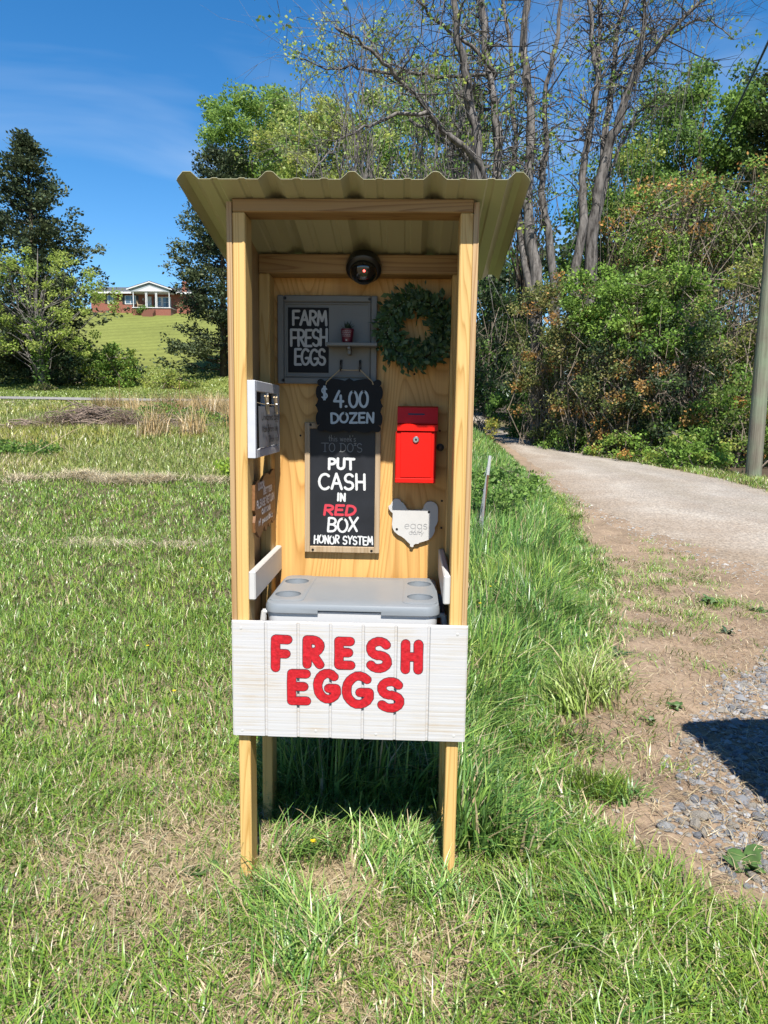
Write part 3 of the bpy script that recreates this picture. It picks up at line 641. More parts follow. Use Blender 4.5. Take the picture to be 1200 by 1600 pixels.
mb.box(-.0500,-.0445,.3655,.3662,1.761,1.766); obj('printed_band',mb,plain('white_print',(.6,.55,.55),.6),pt)
mb=MB(); rr=random.Random(5)
for i in range(26):
    an=rr.uniform(0,6.28); el=rr.uniform(.35,1.45); d=Vector((math.cos(an)*math.cos(el),math.sin(an)*math.cos(el),math.sin(el))); l=rr.uniform(.022,.040)
    bb=d.cross(Vector((0,0,1))).normalized()*.0042; up_=bb.cross(d).normalized()*.002; c=Vector((-.046,.388,1.797))
    mb.add([c-bb*.5,c+bb*.5,c+d*l*.45+bb,c+d*l,c+d*l*.45-bb,c+d*l*.45+up_],[(0,1,5),(1,2,5),(2,3,5),(3,4,5),(4,0,5),(0,4,3,2,1)])
obj('succulent',mb,plain('succulent_green',(.035,.07,.04),.5),POT)

# ------------------------------------------------------------------ wreath
WR=thing('wreath',(.192,.425,1.805),'round green leafy wreath hanging on the plywood to the right of the grey board','wreath')
rr=np.random.default_rng(11); cen=np.array((.192,.418,1.805)); Rm=.098
mb=MB(); mb.tube([(cen[0]+Rm*math.cos(a),cen[1]+.006,cen[2]+Rm*math.sin(a)) for a in np.linspace(0,2*math.pi,40)],.011,8,cap=False)
obj('vine_ring',mb,plain('wreath_vine',(.06,.05,.03),.9),WR)
def leafmesh(name,C,A,Bv,tint,mat,parent,fold=.0):
    """rhombus leaves: base C, along A, half width B"""
    n=len(C); V=np.empty((n,4,3)); V[:,0]=C; V[:,1]=C+A*.5+Bv; V[:,2]=C+A; V[:,3]=C+A*.5-Bv
    i=np.arange(n*4).reshape(n,4); return npmesh(name,V.reshape(-1,3),[i],np.repeat(tint,4,0),mat,parent)
n=1900; th=rr.uniform(0,2*math.pi,n); rad_=Rm+rr.normal(0,.018,n); fl=rr.uniform(-.5,.9,n)
C=np.stack([cen[0]+rad_*np.cos(th),cen[1]-.006-np.abs(rr.normal(0,.016,n)),cen[2]+rad_*np.sin(th)],-1)
C[:,1]=np.minimum(C[:,1],.440)
tg=np.stack([-np.sin(th),0*th,np.cos(th)],-1); ou=np.stack([np.cos(th),0*th,np.sin(th)],-1); sg=np.sign(rad_-Rm)[:,None]
A=tg*rr.uniform(.2,1,(n,1))*np.where(rr.random((n,1))<.5,1,.4)+ou*sg*rr.uniform(.2,1.0,(n,1))+rr.normal(0,.35,(n,3)); A[:,1]=-np.abs(A[:,1])*.8
A/=np.linalg.norm(A,axis=1,keepdims=True); nr=rr.normal(0,1,(n,3)); nr[:,1]-=1.2; Bv=np.cross(A,nr); Bv/=np.linalg.norm(Bv,axis=1,keepdims=True)
ln=rr.uniform(.014,.034,(n,1)); g=np.array([(.060,.125,.045),(.035,.08,.035),(.10,.17,.06),(.07,.13,.085),(.16,.24,.13)])[rr.choice(5,n,p=[.3,.2,.2,.15,.15])]
ends=C+A*ln; over=np.maximum(0,.344-0*th-ends[:,0]*1)  # keep tips inside the side panel
m=(ends[:,0]<.30)&(C[:,0]<.30); m|=(C[:,1]<.355)&(ends[:,0]<.345)
m=(ends[:,0]<.347)
leafmesh('leaves',C[m],(A*ln)[m],(Bv*ln*rr.uniform(.18,.34,(n,1)))[m],g[m],M_leaf,WR)
mb=MB()
for k in range(90):
    a=rr.uniform(0,2*math.pi) if k>55 else rr.normal(2.9,.5); r_=Rm+rr.normal(.012,.022); p=(cen[0]+r_*math.cos(a),cen[1]-.030-abs(rr.normal(0,.008)),cen[2]+r_*math.sin(a))
    mb.lathe([(.0004,-.0026),(.0026,0),(.0004,.0026)],p,k=5)
tag(obj('berries',mb,plain('pale_green_berry',(.30,.42,.28),.6),WR),kind='stuff')

# ------------------------------------------------------------------ hanging price sign
PS=thing('price_sign',(-.039,.405,1.445),'black scalloped chalkboard reading $ 4.00 DOZEN hung on twine','price sign')
def fancy(x0,x1,z0,z1):
    w=(x1-x0)/2; h=(z1-z0)/2; q=[]
    def seg(cx,cz,rx,rz,a0,a1,n=7): return arc(cx,cz,rx,rz,a0,a1,n)
    # upper right quarter, from the right point round to the top point
    q += [(w,0),(w-.006,.008),(w-.010,.022)]; q += seg(w-.012,h-.050,.010,.024,-60,75,6); q += [(w-.017,h-.030)]; q += seg(w-.020,h-.016,.013,.012,-50,110,6); q += [(w-.034,h-.011)]
    q += seg(w-.062,h-.014,.024,.012,30,110,6); q += [(w-.088,h-.005),(.016,h-.010),(.006,h-.004),(0,h)]
    out=q+[(-u,v) for u,v in q[::-1][1:]]; out += [(u,-v) for u,v in out[::-1][1:-1]]
    cx,cz=(x0+x1)/2,(z0+z1)/2; return [(cx+u,cz+v) for u,v in out]
pb=obj('board',MB().prism(fancy(-.160,.082,1.443,1.636),planeY(.408),0,.007),M_chalk,PS)
mb=MB(); word(mb,'$',(-.1395,1.556,-.1148,1.608),.0048,planeY(.401),.0006,0,seed=6); obj('lettering',mb,M_pale,pb)
mb=MB(); word(mb,'4.00',(-.096,1.5305,.031,1.594),.0088,planeY(.401),.0006,0,seed=9,wob=.02,gap=.17); obj('lettering',mb,M_pale,pb)
mb=MB(); word(mb,'DOZEN',(-.107,1.4745,.052,1.5155),.0078,planeY(.401),.0006,0,seed=8,wob=.03,gap=.2,rise=.03); obj('lettering',mb,M_pale,pb)
mb=MB(); mb.tube([(-.122,.3995,1.612),(-.119,.399,1.622),(-.073,.4085,1.6655),(-.060,.409,1.6645),(-.037,.409,1.6635),(-.012,.409,1.6645),(-.002,.4085,1.6655),(.042,.399,1.625),(.046,.3995,1.614)],.0022,6)
obj('twine',mb,M_rope,PS)

# ------------------------------------------------------------------ to-do chalkboard
TD=thing('chalkboard_sign',(-.065,.44,1.003),'tall wood framed chalkboard reading PUT CASH IN RED BOX, HONOR SYSTEM','chalkboard')
bd=obj('chalk_surface',MB().box(-.186,.058,.4375,.4495,1.02,1.46),M_chalk2,TD)
x0,x1,z0,z1=-.202,.0735,1.003,1.4785
for k,(a,b_,c_,d_) in enumerate(((x0,x0+.019,z0,z1),(x1-.019,x1,z0,z1),(x0+.0192,x1-.0192,z0,z0+.0225),(x0+.0192,x1-.0192,z1-.0215,z1))):
    obj('frame_bar',MB().box(a,b_,.4305,.4494,c_,d_,.0015),M_frame,TD)
for x,z_ in ((-.180,1.470),(-.172,1.012),(.045,1.012)): obj('screw',MB().lathe([(.0048,0),(.0045,.001),(.002,.0006)],(x,.4303,z_),(0,-1,0),12),M_screw,TD)
PT=planeY(.4375)
mb=MB(); word(mb,"this week's",(-.1164,1.411,-.0166,1.4345),.0021,PT,.0006,0,seed=11,gap=.14); word(mb,"TO DO'S",(-.1395,1.3725,.0069,1.406),.0028,PT,.0006,0,seed=12,wob=0,gap=.22,serif=True)
obj('printed_heading',mb,M_dim,bd)
mb=MB(); word(mb,'PUT',(-.1195,1.3070,-.0176,1.3535),.0098,PT,.0006,0,seed=13,gap=.22); obj('lettering',mb,M_wht,bd)
mb=MB(); word(mb,'CASH',(-.1540,1.2340,.0225,1.2980),.0092,PT,.0006,0,seed=14,gap=.2); obj('lettering',mb,M_wht,bd)
mb=MB(); word(mb,'IN',(-.0850,1.1915,-.0518,1.225),.0075,PT,.0006,0,seed=15,gap=.3,slant=.05); obj('lettering',mb,M_wht,bd)
mb=MB(); word(mb,'BOX',(-.1225,1.0780,-.0060,1.1355),.0082,PT,.0006,0,seed=16,gap=.13,slant=.08,wob=.05); obj('lettering',mb,M_wht,bd)
mb=MB(); word(mb,'HONOR SYSTEM',(-.1700,1.0325,.0510,1.0668),.0056,PT,.0006,0,seed=17,gap=.2,wob=.07); obj('lettering',mb,M_wht,bd)
mb=MB(); word(mb,'RED',(-.1370,1.1390,-.0138,1.1825),.0094,PT,.0006,0,seed=18,gap=.2,slant=.1); obj('red_lettering',mb,M_redchalk,bd)

# ------------------------------------------------------------------ red cash box
M_cash=plain('red_enamel',(.84,.012,.006),.42,coat=.05,spec=.2)
CB=thing('cash_box',(.2,.43,1.27),'red metal lockable cash drop box screwed to the plywood','cash box')
obj('body',MB().box(.1285,.2715,.367,.449,1.271,1.4535,.004),M_cash,CB)
dr=obj('door',MB().box(.1465,.2555,.3645,.3668,1.2915,1.4515,.0012),M_cash,CB)
obj('lip',MB().box(.1285,.2715,.3625,.3668,1.2715,1.2885,.0018),M_cash,CB)
obj('lock',MB().lathe([(.0115,0),(.0115,.003),(.0095,.005),(.0075,.0052),(.0072,.0035),(.0005,.0035)],(.2,.3645,1.4245),(0,-1,0),24),M_metal,dr,smooth=35)
obj('keyhole',MB().box(.1988,.2012,.3602,.3609,1.420,1.4285).lathe([(.004,0),(.004,.0006)],(.2,.3612,1.4245),(0,-1,0),14),M_black,dr)
mb=MB(); mb.prism([(.449,1.455),(.449,1.541),(.400,1.541),(.385,1.536),(.372,1.481),(.360,1.476),(.3605,1.455)],lambda u,v,d:(d,u,v),.1335,.2755)
hd=obj('hood',mb,M_cash,CB)
s0=Vector((.2,.3800,1.5128)); dd=Vector((0,-.973,.23)).normalized(); ux=Vector((1,0,0)); uy=ux.cross(dd)
mb=MB(); mb.add([s0+ux*a+uy*b_+dd*c_ for c_ in (0,.0006) for a,b_ in ((-.029,-.0028),(.029,-.0028),(.029,.0028),(-.029,.0028))],[(0,1,2,3),(4,5,6,7),(0,1,5,4),(2,3,7,6)]); obj('slot',mb,M_black,hd)

# ------------------------------------------------------------------ white hen cut-out
HN=thing('hen_cutout',(.2,.445,1.028),'white painted wooden hen silhouette lettered eggs below the red box','wall plaque')
hen=[(.105,1.178),(.107,1.168),(.115,1.158),(.121,1.153),(.1205,1.13),(.119,1.112),(.121,1.098),(.128,1.085),(.142,1.073),(.155,1.067),(.166,1.059),(.178,1.047),(.186,1.040),(.187,1.031),(.194,1.028),(.199,1.030),(.200,1.037),(.206,1.041),(.216,1.041),(.222,1.046),(.236,1.050),(.252,1.056),(.264,1.065),(.272,1.078),(.277,1.092),(.275,1.102),(.281,1.112),(.287,1.128),(.286,1.142),(.2865,1.160),(.286,1.176),(.281,1.188),(.270,1.196),(.258,1.199),(.247,1.197),(.240,1.192),(.2345,1.182),(.231,1.170),(.226,1.1665),(.190,1.1655),(.178,1.166),(.172,1.170),(.167,1.180),(.160,1.190),(.150,1.196),(.147,1.2025),(.139,1.206),(.129,1.206),(.121,1.201),(.117,1.193),(.113,1.184)]
hb=obj('board',MB().prism(hen,planeY(.4495),0,.013),[M_white],HN)
for x,z_ in ((.253,1.160),(.137,1.094)): obj('screw',MB().lathe([(.0045,0),(.0045,.001),(.002,.0006)],(x,.4364,z_),(0,-1,0),12),M_screw,HN)
mg=plain('engraved_grey',(.38,.38,.38),.8)
mb=MB(); word(mb,'eggs',(.1645,1.096,.2495,1.132),.0018,planeY(.4365),.0005,0,seed=31,gap=.1); obj('lettering',mb,mg,hb)
mb=MB(); word(mb,'daily',(.181,1.0755,.236,1.095),.0015,planeY(.4365),.0005,0,seed=32,gap=.1)
obj('lettering',mb,mg,hb)

# ------------------------------------------------------------------ note frame on the left wall
NF=thing('note_holder',(-.30,.2,1.372),'white painted wooden picture frame fixed to the left inner wall','picture frame')
def fr_bar(y0,y1,z0,z1,xa=-.3125,xb=-.288): return MB().box(xa,xb,y0,y1,z0,z1,.0015)
M_fwhite=plain('chippy_white_paint',(.66,.67,.71),.6,noise=.07,nscale=25)
for a in ((.002,.024,1.372,1.607),(.372,.405,1.372,1.607)): obj('frame_bar',fr_bar(*a),M_fwhite,NF)
for a in ((.0245,.3715,1.575,1.607),(.0245,.3715,1.372,1.398)): obj('frame_bar',fr_bar(*a),M_fwhite,NF)
obj('frame_bar',fr_bar(.185,.21,1.3985,1.5745),M_fwhite,NF)
obj('backing',MB().box(-.3127,-.3100,.024,.372,1.397,1.576),plain('dark_backing',(.035,.022,.014),.8),NF)
mb=MB(); mb.tube([(-.289,.023,1.541),(-.287,.12,1.537),(-.287,.29,1.537),(-.289,.367,1.541)],.0013,6); obj('wire',mb,M_rope,NF)
SH=thing('note_sheet',(-.284,.2,1.40),'grey sheet handwritten Unwashed Eggs clipped inside the white frame','paper note')
sheet=MB(); ny,nz_=10,6
vs=[];
for t_ in (0,.0008):
    for j in range(nz_+1):
        for i in range(ny+1):
            y=.034+.33*i/ny; z_=1.402+.128*j/nz_; vs.append((-.2855+.003*math.sin(y*18)*(1-j/nz_)+t_,y,z_))
k=ny+1; N=k*(nz_+1); fs=[]
for j in range(nz_):
    for i in range(ny): a=j*k+i; fs+=[(a,a+1,a+k+1,a+k),(N+a,N+a+k,N+a+k+1,N+a+1)]
sheet.add(vs,fs); sb=obj('sheet',sheet,plain('grey_paper',(.31,.315,.33),.7),SH)
inkm=plain('black_marker',(.012,.012,.015),.6); mb=MB(); PX=planeX(-.2815)
word(mb,'Unwashed Eggs'.replace('U','U'),(.062,1.486,.352,1.512),.0035,PX,.0004,0,seed=41,gap=.12)
word(mb,'Wash Before Use',(.068,1.449,.320,1.474),.0035,PX,.0004,0,seed=42,gap=.12)
word(mb,'Thank you',(.165,1.414,.345,1.438),.0035,PX,.0004,0,seed=43,gap=.12)
obj('handwriting',mb,inkm,sb)
for k,(yy,lab) in enumerate(((.135,'wooden clothespin nearer the front post, clipping the grey note to its wire'),(.285,'wooden clothespin nearer the plywood back, clipping the grey note to its wire'))):
    cpn=thing('clothespin',(-.284,yy,1.52),lab,'clothespin','clothespins on the note wire')
    for q in (-1,1):
        mb=MB(); pts=[Vector((-.280+.0,yy-.012-q*.0,1.560)),]
        a=Vector((-.2775+q*.0035,yy-.016+q*.004,1.563)); b_=Vector((-.2775+q*.0012,yy+.016,1.507)); d=(b_-a).normalized(); s_=Vector((0,1,.5)).normalized()*.0045; w_=Vector((.0024,0,0))
        mb.add([a-s_-w_,a+s_-w_,a+s_+w_,a-s_+w_,b_-s_*.7-w_,b_+s_*.7-w_,b_+s_*.7+w_,b_-s_*.7+w_],[(0,1,2,3),(4,5,6,7),(0,1,5,4),(1,2,6,5),(2,3,7,6),(3,0,4,7)]); obj('prong',mb,M_pin,cpn)
    mb=MB(); mb.tube([(-.283,yy-.004,1.5385),(-.272,yy-.004,1.5385)],.0032,8); obj('spring',mb,M_metal,cpn)

# ------------------------------------------------------------------ brown notched plaque below it
PQ=thing('carton_plaque',(-.31,.22,1.122),'brown notched wooden plaque with white handwriting about returning cartons','wall plaque')
rr=random.Random(8); out=[]
y0,y1,z0,z1=.062,.392,1.118,1.312
top=[(y0,1.285),(.10,1.297),(.135,1.292),(.155,1.283),(.20,1.300),(.25,1.309),(.30,1.297),(.35,1.312),(y1,1.312)]
right=[(y1+.004,1.26),(y1-.006,1.25),(y1+.003,1.21),(y1-.004,1.17)]
bot=[(y1,1.128),(.36,1.121),(.32,1.138),(.29,1.118),(.265,1.137),(.23,1.112),(.20,1.134),(.16,1.116),(.13,1.106),(.10,1.120),(.078,1.136),(y0,1.133)]
left=[(y0-.004,1.165),(y0+.008,1.19),(y0-.008,1.205),(y0-.004,1.24)]
pq=obj('board',MB().prism(top+right+bot+left,planeX(-.3124),0,.0085),wood('brown_stained_wood',(.27,.125,.045),(.20,.085,.03),'Y',sc=20,rings=6,knots=False),PQ)
mb=MB(); PX=planeX(-.3039)
for txt,bx,sd in (('LOCAL',(.106,1.262,.215,1.288),51),('BETTER',(.185,1.238,.335,1.262),52),('PLEASE RETURN',(.082,1.203,.375,1.232),53),('CARTONS',(.155,1.176,.305,1.197),54),('if possible',(.105,1.146,.345,1.170),55)):
    word(mb,txt,bx,.0068,PX,.0005,0,seed=sd,gap=.14,wob=.04)
obj('handwriting',mb,plain('white_marker',(.95,.93,.92),.6),pq)

# ================================================================== house on the hill
def house():
    hx,hy=-34.9,97.5; hz=float(H(-33,96))-.15; T=thing('brick_house',(hx,hy,hz),'long red brick ranch house with white gabled porch on the hilltop','house')
    m,n,b=newmat('red_brick'); t=n.nodes.new('ShaderNodeTexCoord'); mp=n.nodes.new('ShaderNodeMapping'); mp.inputs['Rotation'].default_value=(rad(90),0,0); n.links.new(t.outputs['Object'],mp.inputs['Vector'])
    br=n.nodes.new('ShaderNodeTexBrick'); br.inputs['Scale'].default_value=4; br.inputs['Color1'].default_value=(.215,.066,.038,1); br.inputs['Color2'].default_value=(.165,.05,.03,1); br.inputs['Mortar'].default_value=(.22,.15,.12,1)
    br.inputs['Mortar Size'].default_value=.012; n.links.new(mp.outputs[0],br.inputs['Vector']); n.links.new(br.outputs['Color'],b.inputs['Base Color']); b.inputs['Roughness'].default_value=.9
    M_trim=plain('house_white_trim',(.78,.78,.77),.5); M_shin=plain('grey_shingles',(.095,.10,.11),.9,noise=.3,nscale=4); M_shut=plain('dark_green_shutter',(.012,.022,.018),.5)
    M_glass=plain('window_glass',(.10,.16,.22),.08,spec=.8); M_siding=plain('grey_gable_siding',(.42,.46,.48),.7); M_dk=plain('dark_brick_steps',(.22,.085,.05),.9)  # steps get one even tone, darker than the wall brick
    X=lambda v: hx+v
    f=hy
    obj('wall',MB().box(X(-9),X(4.6),f,f+8,hz-1.2,hz+3.1),m,T)
    mb=MB(); rx0,rx1=X(-9.5),X(5.1); e=hz+3.1; r=hz+4.45
    mb.add([(rx0,f-.6,e),(rx1,f-.6,e),(rx1,f+4,r),(rx0,f+4,r),(rx0,f+8.6,e),(rx1,f+8.6,e),(rx0,f-.6,e+.12),(rx1,f-.6,e+.12),(rx1,f+4,r+.14),(rx0,f+4,r+.14),(rx0,f+8.6,e+.12),(rx1,f+8.6,e+.12)],
        [(6,7,8,9),(9,8,11,10),(0,1,2,3),(3,2,5,4),(0,6,9,3),(3,9,10,4),(1,2,8,7),(2,5,11,8),(4,10,11,5)]); rf=obj('roof',mb,M_shin,T)
    for a,b_ in ((rx0,X(-2.9)),(X(2.9),rx1)): obj('fascia',MB().box(a,b_,f-.66,f-.605,e-.10,e+.15),M_trim,rf)
    obj('chimney',MB().box(X(3.62),X(4.25),f-.1,f+.5,hz-1,hz+4.75),m,T)
    def window(x0,x1,z0,z1,lights,shut=True,y=f):
        w=obj('window',MB().box(X(x0)-.10,X(x1)+.10,y-.07,y-.005,hz+z0-.12,hz+z1+.09),M_trim,T)
        k=(x1-x0)/lights
        for i in range(lights):
            a=x0+k*i+.04;c=x0+k*(i+1)-.04; zm=(z0+z1)/2
            for q0,q1 in ((z0,zm-.025),(zm+.025,z1)): obj('pane',MB().box(X(a),X(c),y-.085,y-.072,hz+q0,hz+q1),M_glass,w)
        if shut:
            for a in (x0-.44,x1+.12): obj('shutter',MB().box(X(a),X(a)+.32,y-.06,y-.004,hz+z0-.1,hz+z1+.1,.01),M_shut,T)
    window(-6.6,-5.95,1.85,2.80,1); window(-4.2,-2.85,1.80,2.75,2)
    window(.25,.72,1.5,2.6,1,False); window(.95,1.95,1.35,2.6,1,False)
    obj('shutter',MB().box(X(-.32),X(-.02),f-.06,f-.004,hz+1.3,hz+2.7),M_shut,T)
    d=obj('door',MB().box(X(-1.42),X(-.62),f-.07,f-.004,hz+.99,hz+2.72),plain('pale_grey_door',(.62,.68,.72),.5),T); obj('handle',MB().box(X(-.78),X(-.72),f-.12,f-.071,hz+1.75,hz+1.85),M_metal,d)
    obj('porch_light',MB().box(X(-1.80),X(-1.68),f-.16,f-.004,hz+2.2,hz+2.45),M_trim,T)
    pb=obj('porch_base',MB().box(X(-2.4),X(2.75),f-2.3,f-.004,hz-.8,hz+.88),m,T); obj('porch_slab',MB().box(X(-2.45),X(2.8),f-2.4,f-.004,hz+.884,hz+.98),M_trim,pb)
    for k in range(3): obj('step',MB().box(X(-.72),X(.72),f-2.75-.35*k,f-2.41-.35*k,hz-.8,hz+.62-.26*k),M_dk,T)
    for cx in (-2.28,-.62,-.45,.72,.88,2.55): obj('column',MB().box(X(cx)-.05,X(cx)+.05,f-2.25,f-2.15,hz+.982,hz+3.0),M_trim,T)
    g0,g1,gm=X(-3.12),X(3.05),X(0); z0=hz+3.0; z1=hz+4.15
    obj('gable',MB().prism([(g0+.4,z0+.0),(g1-.4,z0+.0),(g1-.4,z0+.32),(gm,z1-.06),(g0+.4,z0+.32)],lambda u,v,dd:(u,dd,v),f-2.3,f-2.15),M_siding,T)
    obj('pediment',MB().prism([(X(-1.75),z0+.03),(X(1.95),z0+.03),(gm,z0+.68)],lambda u,v,dd:(u,dd,v),f-2.36,f-2.302),M_trim,T)
    for s_,gx in ((-1,g0),(1,g1)):
        obj('gable_trim',MB().prism([(gx,z0+.18),(gm,z1),(gm,z1+.16),(gx,z0+.34)][::s_],lambda u,v,dd:(u,dd,v),f-2.5,f-2.365),M_trim,T)
        obj('porch_roof',MB().prism([(gx,z0+.345),(gm,z1+.165),(gm,z1+.25),(gx,z0+.43)][::s_],lambda u,v,dd:(u,dd,v),f-2.45,f+4),M_shin,T)
    obj('soffit',MB().box(g0+.45,g1-.45,f-2.14,f-.01,z0+.005,z0+.08),M_trim,T)
    # porch chair
    P=thing('porch_chair',(X(-1.7),f-1.2,hz+.985),'small tan chair on the porch of the brick house','chair'); mt=plain('tan_chair',(.55,.40,.24),.7)
    obj('seat',MB().box(X(-2.05),X(-1.35),f-1.5,f-.9,hz+1.360,hz+1.440),mt,P); obj('backrest',MB().add([(X(-2.20),f-1.5,hz+2.040),(X(-2.10),f-1.5,hz+2.040),(X(-1.95),f-1.5,hz+1.440),(X(-2.05),f-1.5,hz+1.440),(X(-2.20),f-.9,hz+2.040),(X(-2.10),f-.9,hz+2.040),(X(-1.95),f-.9,hz+1.440),(X(-2.05),f-.9,hz+1.440)],[(0,1,2,3),(4,7,6,5),(0,4,5,1),(1,5,6,2),(2,6,7,3),(3,7,4,0)]),mt,P)
    for a,b_ in ((-2.03,-1.48),(-1.45,-1.48),(-2.03,-1),(-1.45,-1)): obj('leg',MB().box(X(a),X(a)+.07,f+b_,f+b_+.07,hz+0.985,hz+1.358),mt,P)
    return hx,hy,hz
HX,HY,HZ=house()

# ================================================================== trees and shrubs
G=lambda *c: np.array(c)
MID=[(0.109,0.196,0.036),(0.080,0.152,0.029),(0.145,0.239,0.043),(0.058,0.116,0.029)]
YEL=[(0.275,0.319,0.058),(0.217,0.275,0.051),(0.160,0.232,0.043),(0.334,0.348,0.080)]
PALE=[(0.362,0.406,0.131),(0.290,0.348,0.087),(0.217,0.290,0.072)]
BRIGHT=[(.165,.27,.048),(.125,.215,.038),(.205,.305,.06)]
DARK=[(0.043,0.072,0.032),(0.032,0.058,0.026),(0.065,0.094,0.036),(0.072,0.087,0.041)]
CED=[(0.046,0.070,0.035),(0.065,0.087,0.039),(0.087,0.102,0.043),(0.036,0.052,0.029)]
OLIVE=[(.16,.18,.05),(.115,.15,.042),(.215,.20,.065),(.085,.115,.035)]
RUST=[(.40,.19,.05),(.32,.18,.06),(.46,.26,.08),(.24,.17,.06)]
VINE=[(.17,.285,.045),(.12,.22,.035),(.23,.35,.06),(.09,.15,.03)]
def unit(a): return a/np.maximum(np.linalg.norm(a,axis=-1,keepdims=True),1e-9)
def clump_leaves(rg, cents, crad, nper, size, cols, flat=.65, up=.7, patch=None):
    """leaf rhombi spread through clumps; returns C,A,B,tint"""
    m=len(cents); k=rg.integers(int(nper*.6),int(nper*1.4)+1,m); idx=np.repeat(np.arange(m),k); n=len(idx)
    d=unit(rg.normal(0,1,(n,3)))*(rg.random((n,1))**.45); d[:,2]*=flat
    C=cents[idx]+d*crad[idx][:,None]
    A=unit(rg.normal(0,1,(n,3))+d*.9+np.array((0,0,-.25))); N=rg.normal(0,1,(n,3)); N[:,2]+=up
    B=unit(np.cross(A,N)); s=size*rg.uniform(.55,1.3,(n,1))
    cols=np.array(cols); cc=rg.integers(0,len(cols),m)
    ci=np.where(rg.random(n)<.6,cc[idx],rg.integers(0,len(cols),n)); t=cols[ci]*rg.uniform(.75,1.25,(n,1))
    return C,A*s,B*s*rg.uniform(.26,.42,(n,1)),t
def limb_pts(a,b,rg,k=5,sag=.0,wob=.06):
    a=np.array(a,float);b=np.array(b,float); L_=np.linalg.norm(b-a); out=[]
    for i in range(k):
        t=i/(k-1); p=a+(b-a)*t+np.array((0,0,sag*L_*math.sin(t*math.pi)))
        if 0<i<k-1: p=p+rg.normal(0,wob*L_,3)*math.sin(t*math.pi)
        out.append(p)
    return out
def broadleaf(name,label,cat,x,y,top,cz,rx,rz,nc,nper,size,cols,seed,tr=.22,bmat=None,crad=.24,open_=.0,group=None,lean=0,ry=None,low=None):
    rg=np.random.default_rng(seed); z=float(H(x,y)); T=thing(name,(x,y,z),label,cat,group); ry=ry or rx
    d=unit(rg.normal(0,1,(nc,3)))*(.35+.65*rg.random((nc,1))**.6)
    d*= (1+.22*np.sin(3*np.arctan2(d[:,1],d[:,0])+seed)*np.cos(2.3*d[:,2]+seed))[:,None]
    cents=np.array((x+lean,y,cz))+d*np.array((rx,ry,rz)); cents=cents[cents[:,2]>z+(low or .5)]
    cr=rg.uniform(.7,1.35,len(cents))*crad*max(rx,rz)**.75
    mb=MB(); h=top-z; tk=[(x,y,z-.2)]
    for i in range(1,7):
        t=i/6; tk.append((x+lean*t+rg.normal(0,.02*h*t),y+rg.normal(0,.02*h*t),z+h*.9*t))
    rads=[tr*(1.25 if i==0 else 1)*(1-.93*i/6) for i in range(7)]; mb.tube(tk,rads,9)
    for i in rg.permutation(len(cents))[:min(len(cents),70)]:
        c=cents[i]; t=np.clip((c[2]-z)/h*.62-.04+rg.normal(0,.05),.10,.85); q=t*6; j=int(q); a=np.array(tk[j])+(np.array(tk[j+1])-np.array(tk[j]))*(q-j)
        L_=np.linalg.norm(c-a); r0=max(.012,tr*(1-t)*.42*min(1,L_/(.4*h)))
        mb.tube(limb_pts(a,c,rg,5,.06),[r0,r0*.75,r0*.5,r0*.32,r0*.15],5,cap=False)
    obj('trunk',mb,bmat or M_barkbrown,T,smooth=True)
    C,A,B,t=clump_leaves(rg,cents,cr,int(nper*2.0),size*.72,cols); leafmesh('crown',C,A,B,t,M_leaf,T)
    return T
def cedar(name,label,x,y,top,R,nb,seed,cols=CED,tr=.3,cat='tree',z0f=.03,size=.34,power=.75,dens=1.0,lop=0):
    rg=np.random.default_rng(seed); z=float(H(x,y)); h=top-z; T=thing(name,(x,y,z),label,cat)
    mb=MB(); mb.tube([(x,y,z-.3),(x+.05,y,z+h*.5),(x,y,top-.3)],[tr,tr*.55,.03],9); C=[];A=[];B=[];TT=[]
    cols=np.array(cols)
    for i in range(nb):
        f=z0f+(1-z0f)*(i+rg.random())/nb; an=rg.uniform(0,6.283); L_=R*((1-f)**power)*rg.uniform(.55,1.15)*(1+lop*math.cos(an))+.25
        dr=np.array((math.cos(an),math.sin(an),rg.uniform(.0,.35)+.3*f)); a=np.array((x,y,z+h*f*.985)); b_=a+dr*L_
        pts=limb_pts(a,b_,rg,4,-.05,.03); mb.tube(pts,[.02+.05*(1-f),.02+.03*(1-f),.015,.006],4,cap=False)
        n=int((60+330*(L_/R))*dens); ns=max(5,int(n/16)); sub=rg.uniform(.12,1.05,ns)**.75; sd=rg.normal(0,1,(ns,3))*np.array((1,1,.45)); si=rg.integers(0,ns,n); t=sub[si]; p=a+(b_-a)*t[:,None]
        sp=.11*L_+.22; p+=sd[si]*sp*(.3+.7*(1-t[:,None]*.55))+rg.normal(0,1,(n,3))*np.array((.24,.24,.13))
        aa=unit(dr*.9+rg.normal(0,.55,(n,3))); N=rg.normal(0,.7,(n,3)); N[:,2]+=1; s=size*rg.uniform(.5,1.25,(n,1))
        C.append(p);A.append(aa*s);B.append(unit(np.cross(aa,N))*s*.30); c=cols[rg.integers(len(cols))]*.5+cols[rg.integers(0,len(cols),n)]*.5; TT.append(c*rg.uniform(.7,1.3,(n,1)))
    obj('trunk',mb,M_barkbrown,T,smooth=True)
    leafmesh('foliage',np.concatenate(C),np.concatenate(A),np.concatenate(B),np.concatenate(TT),M_needle,T); return T
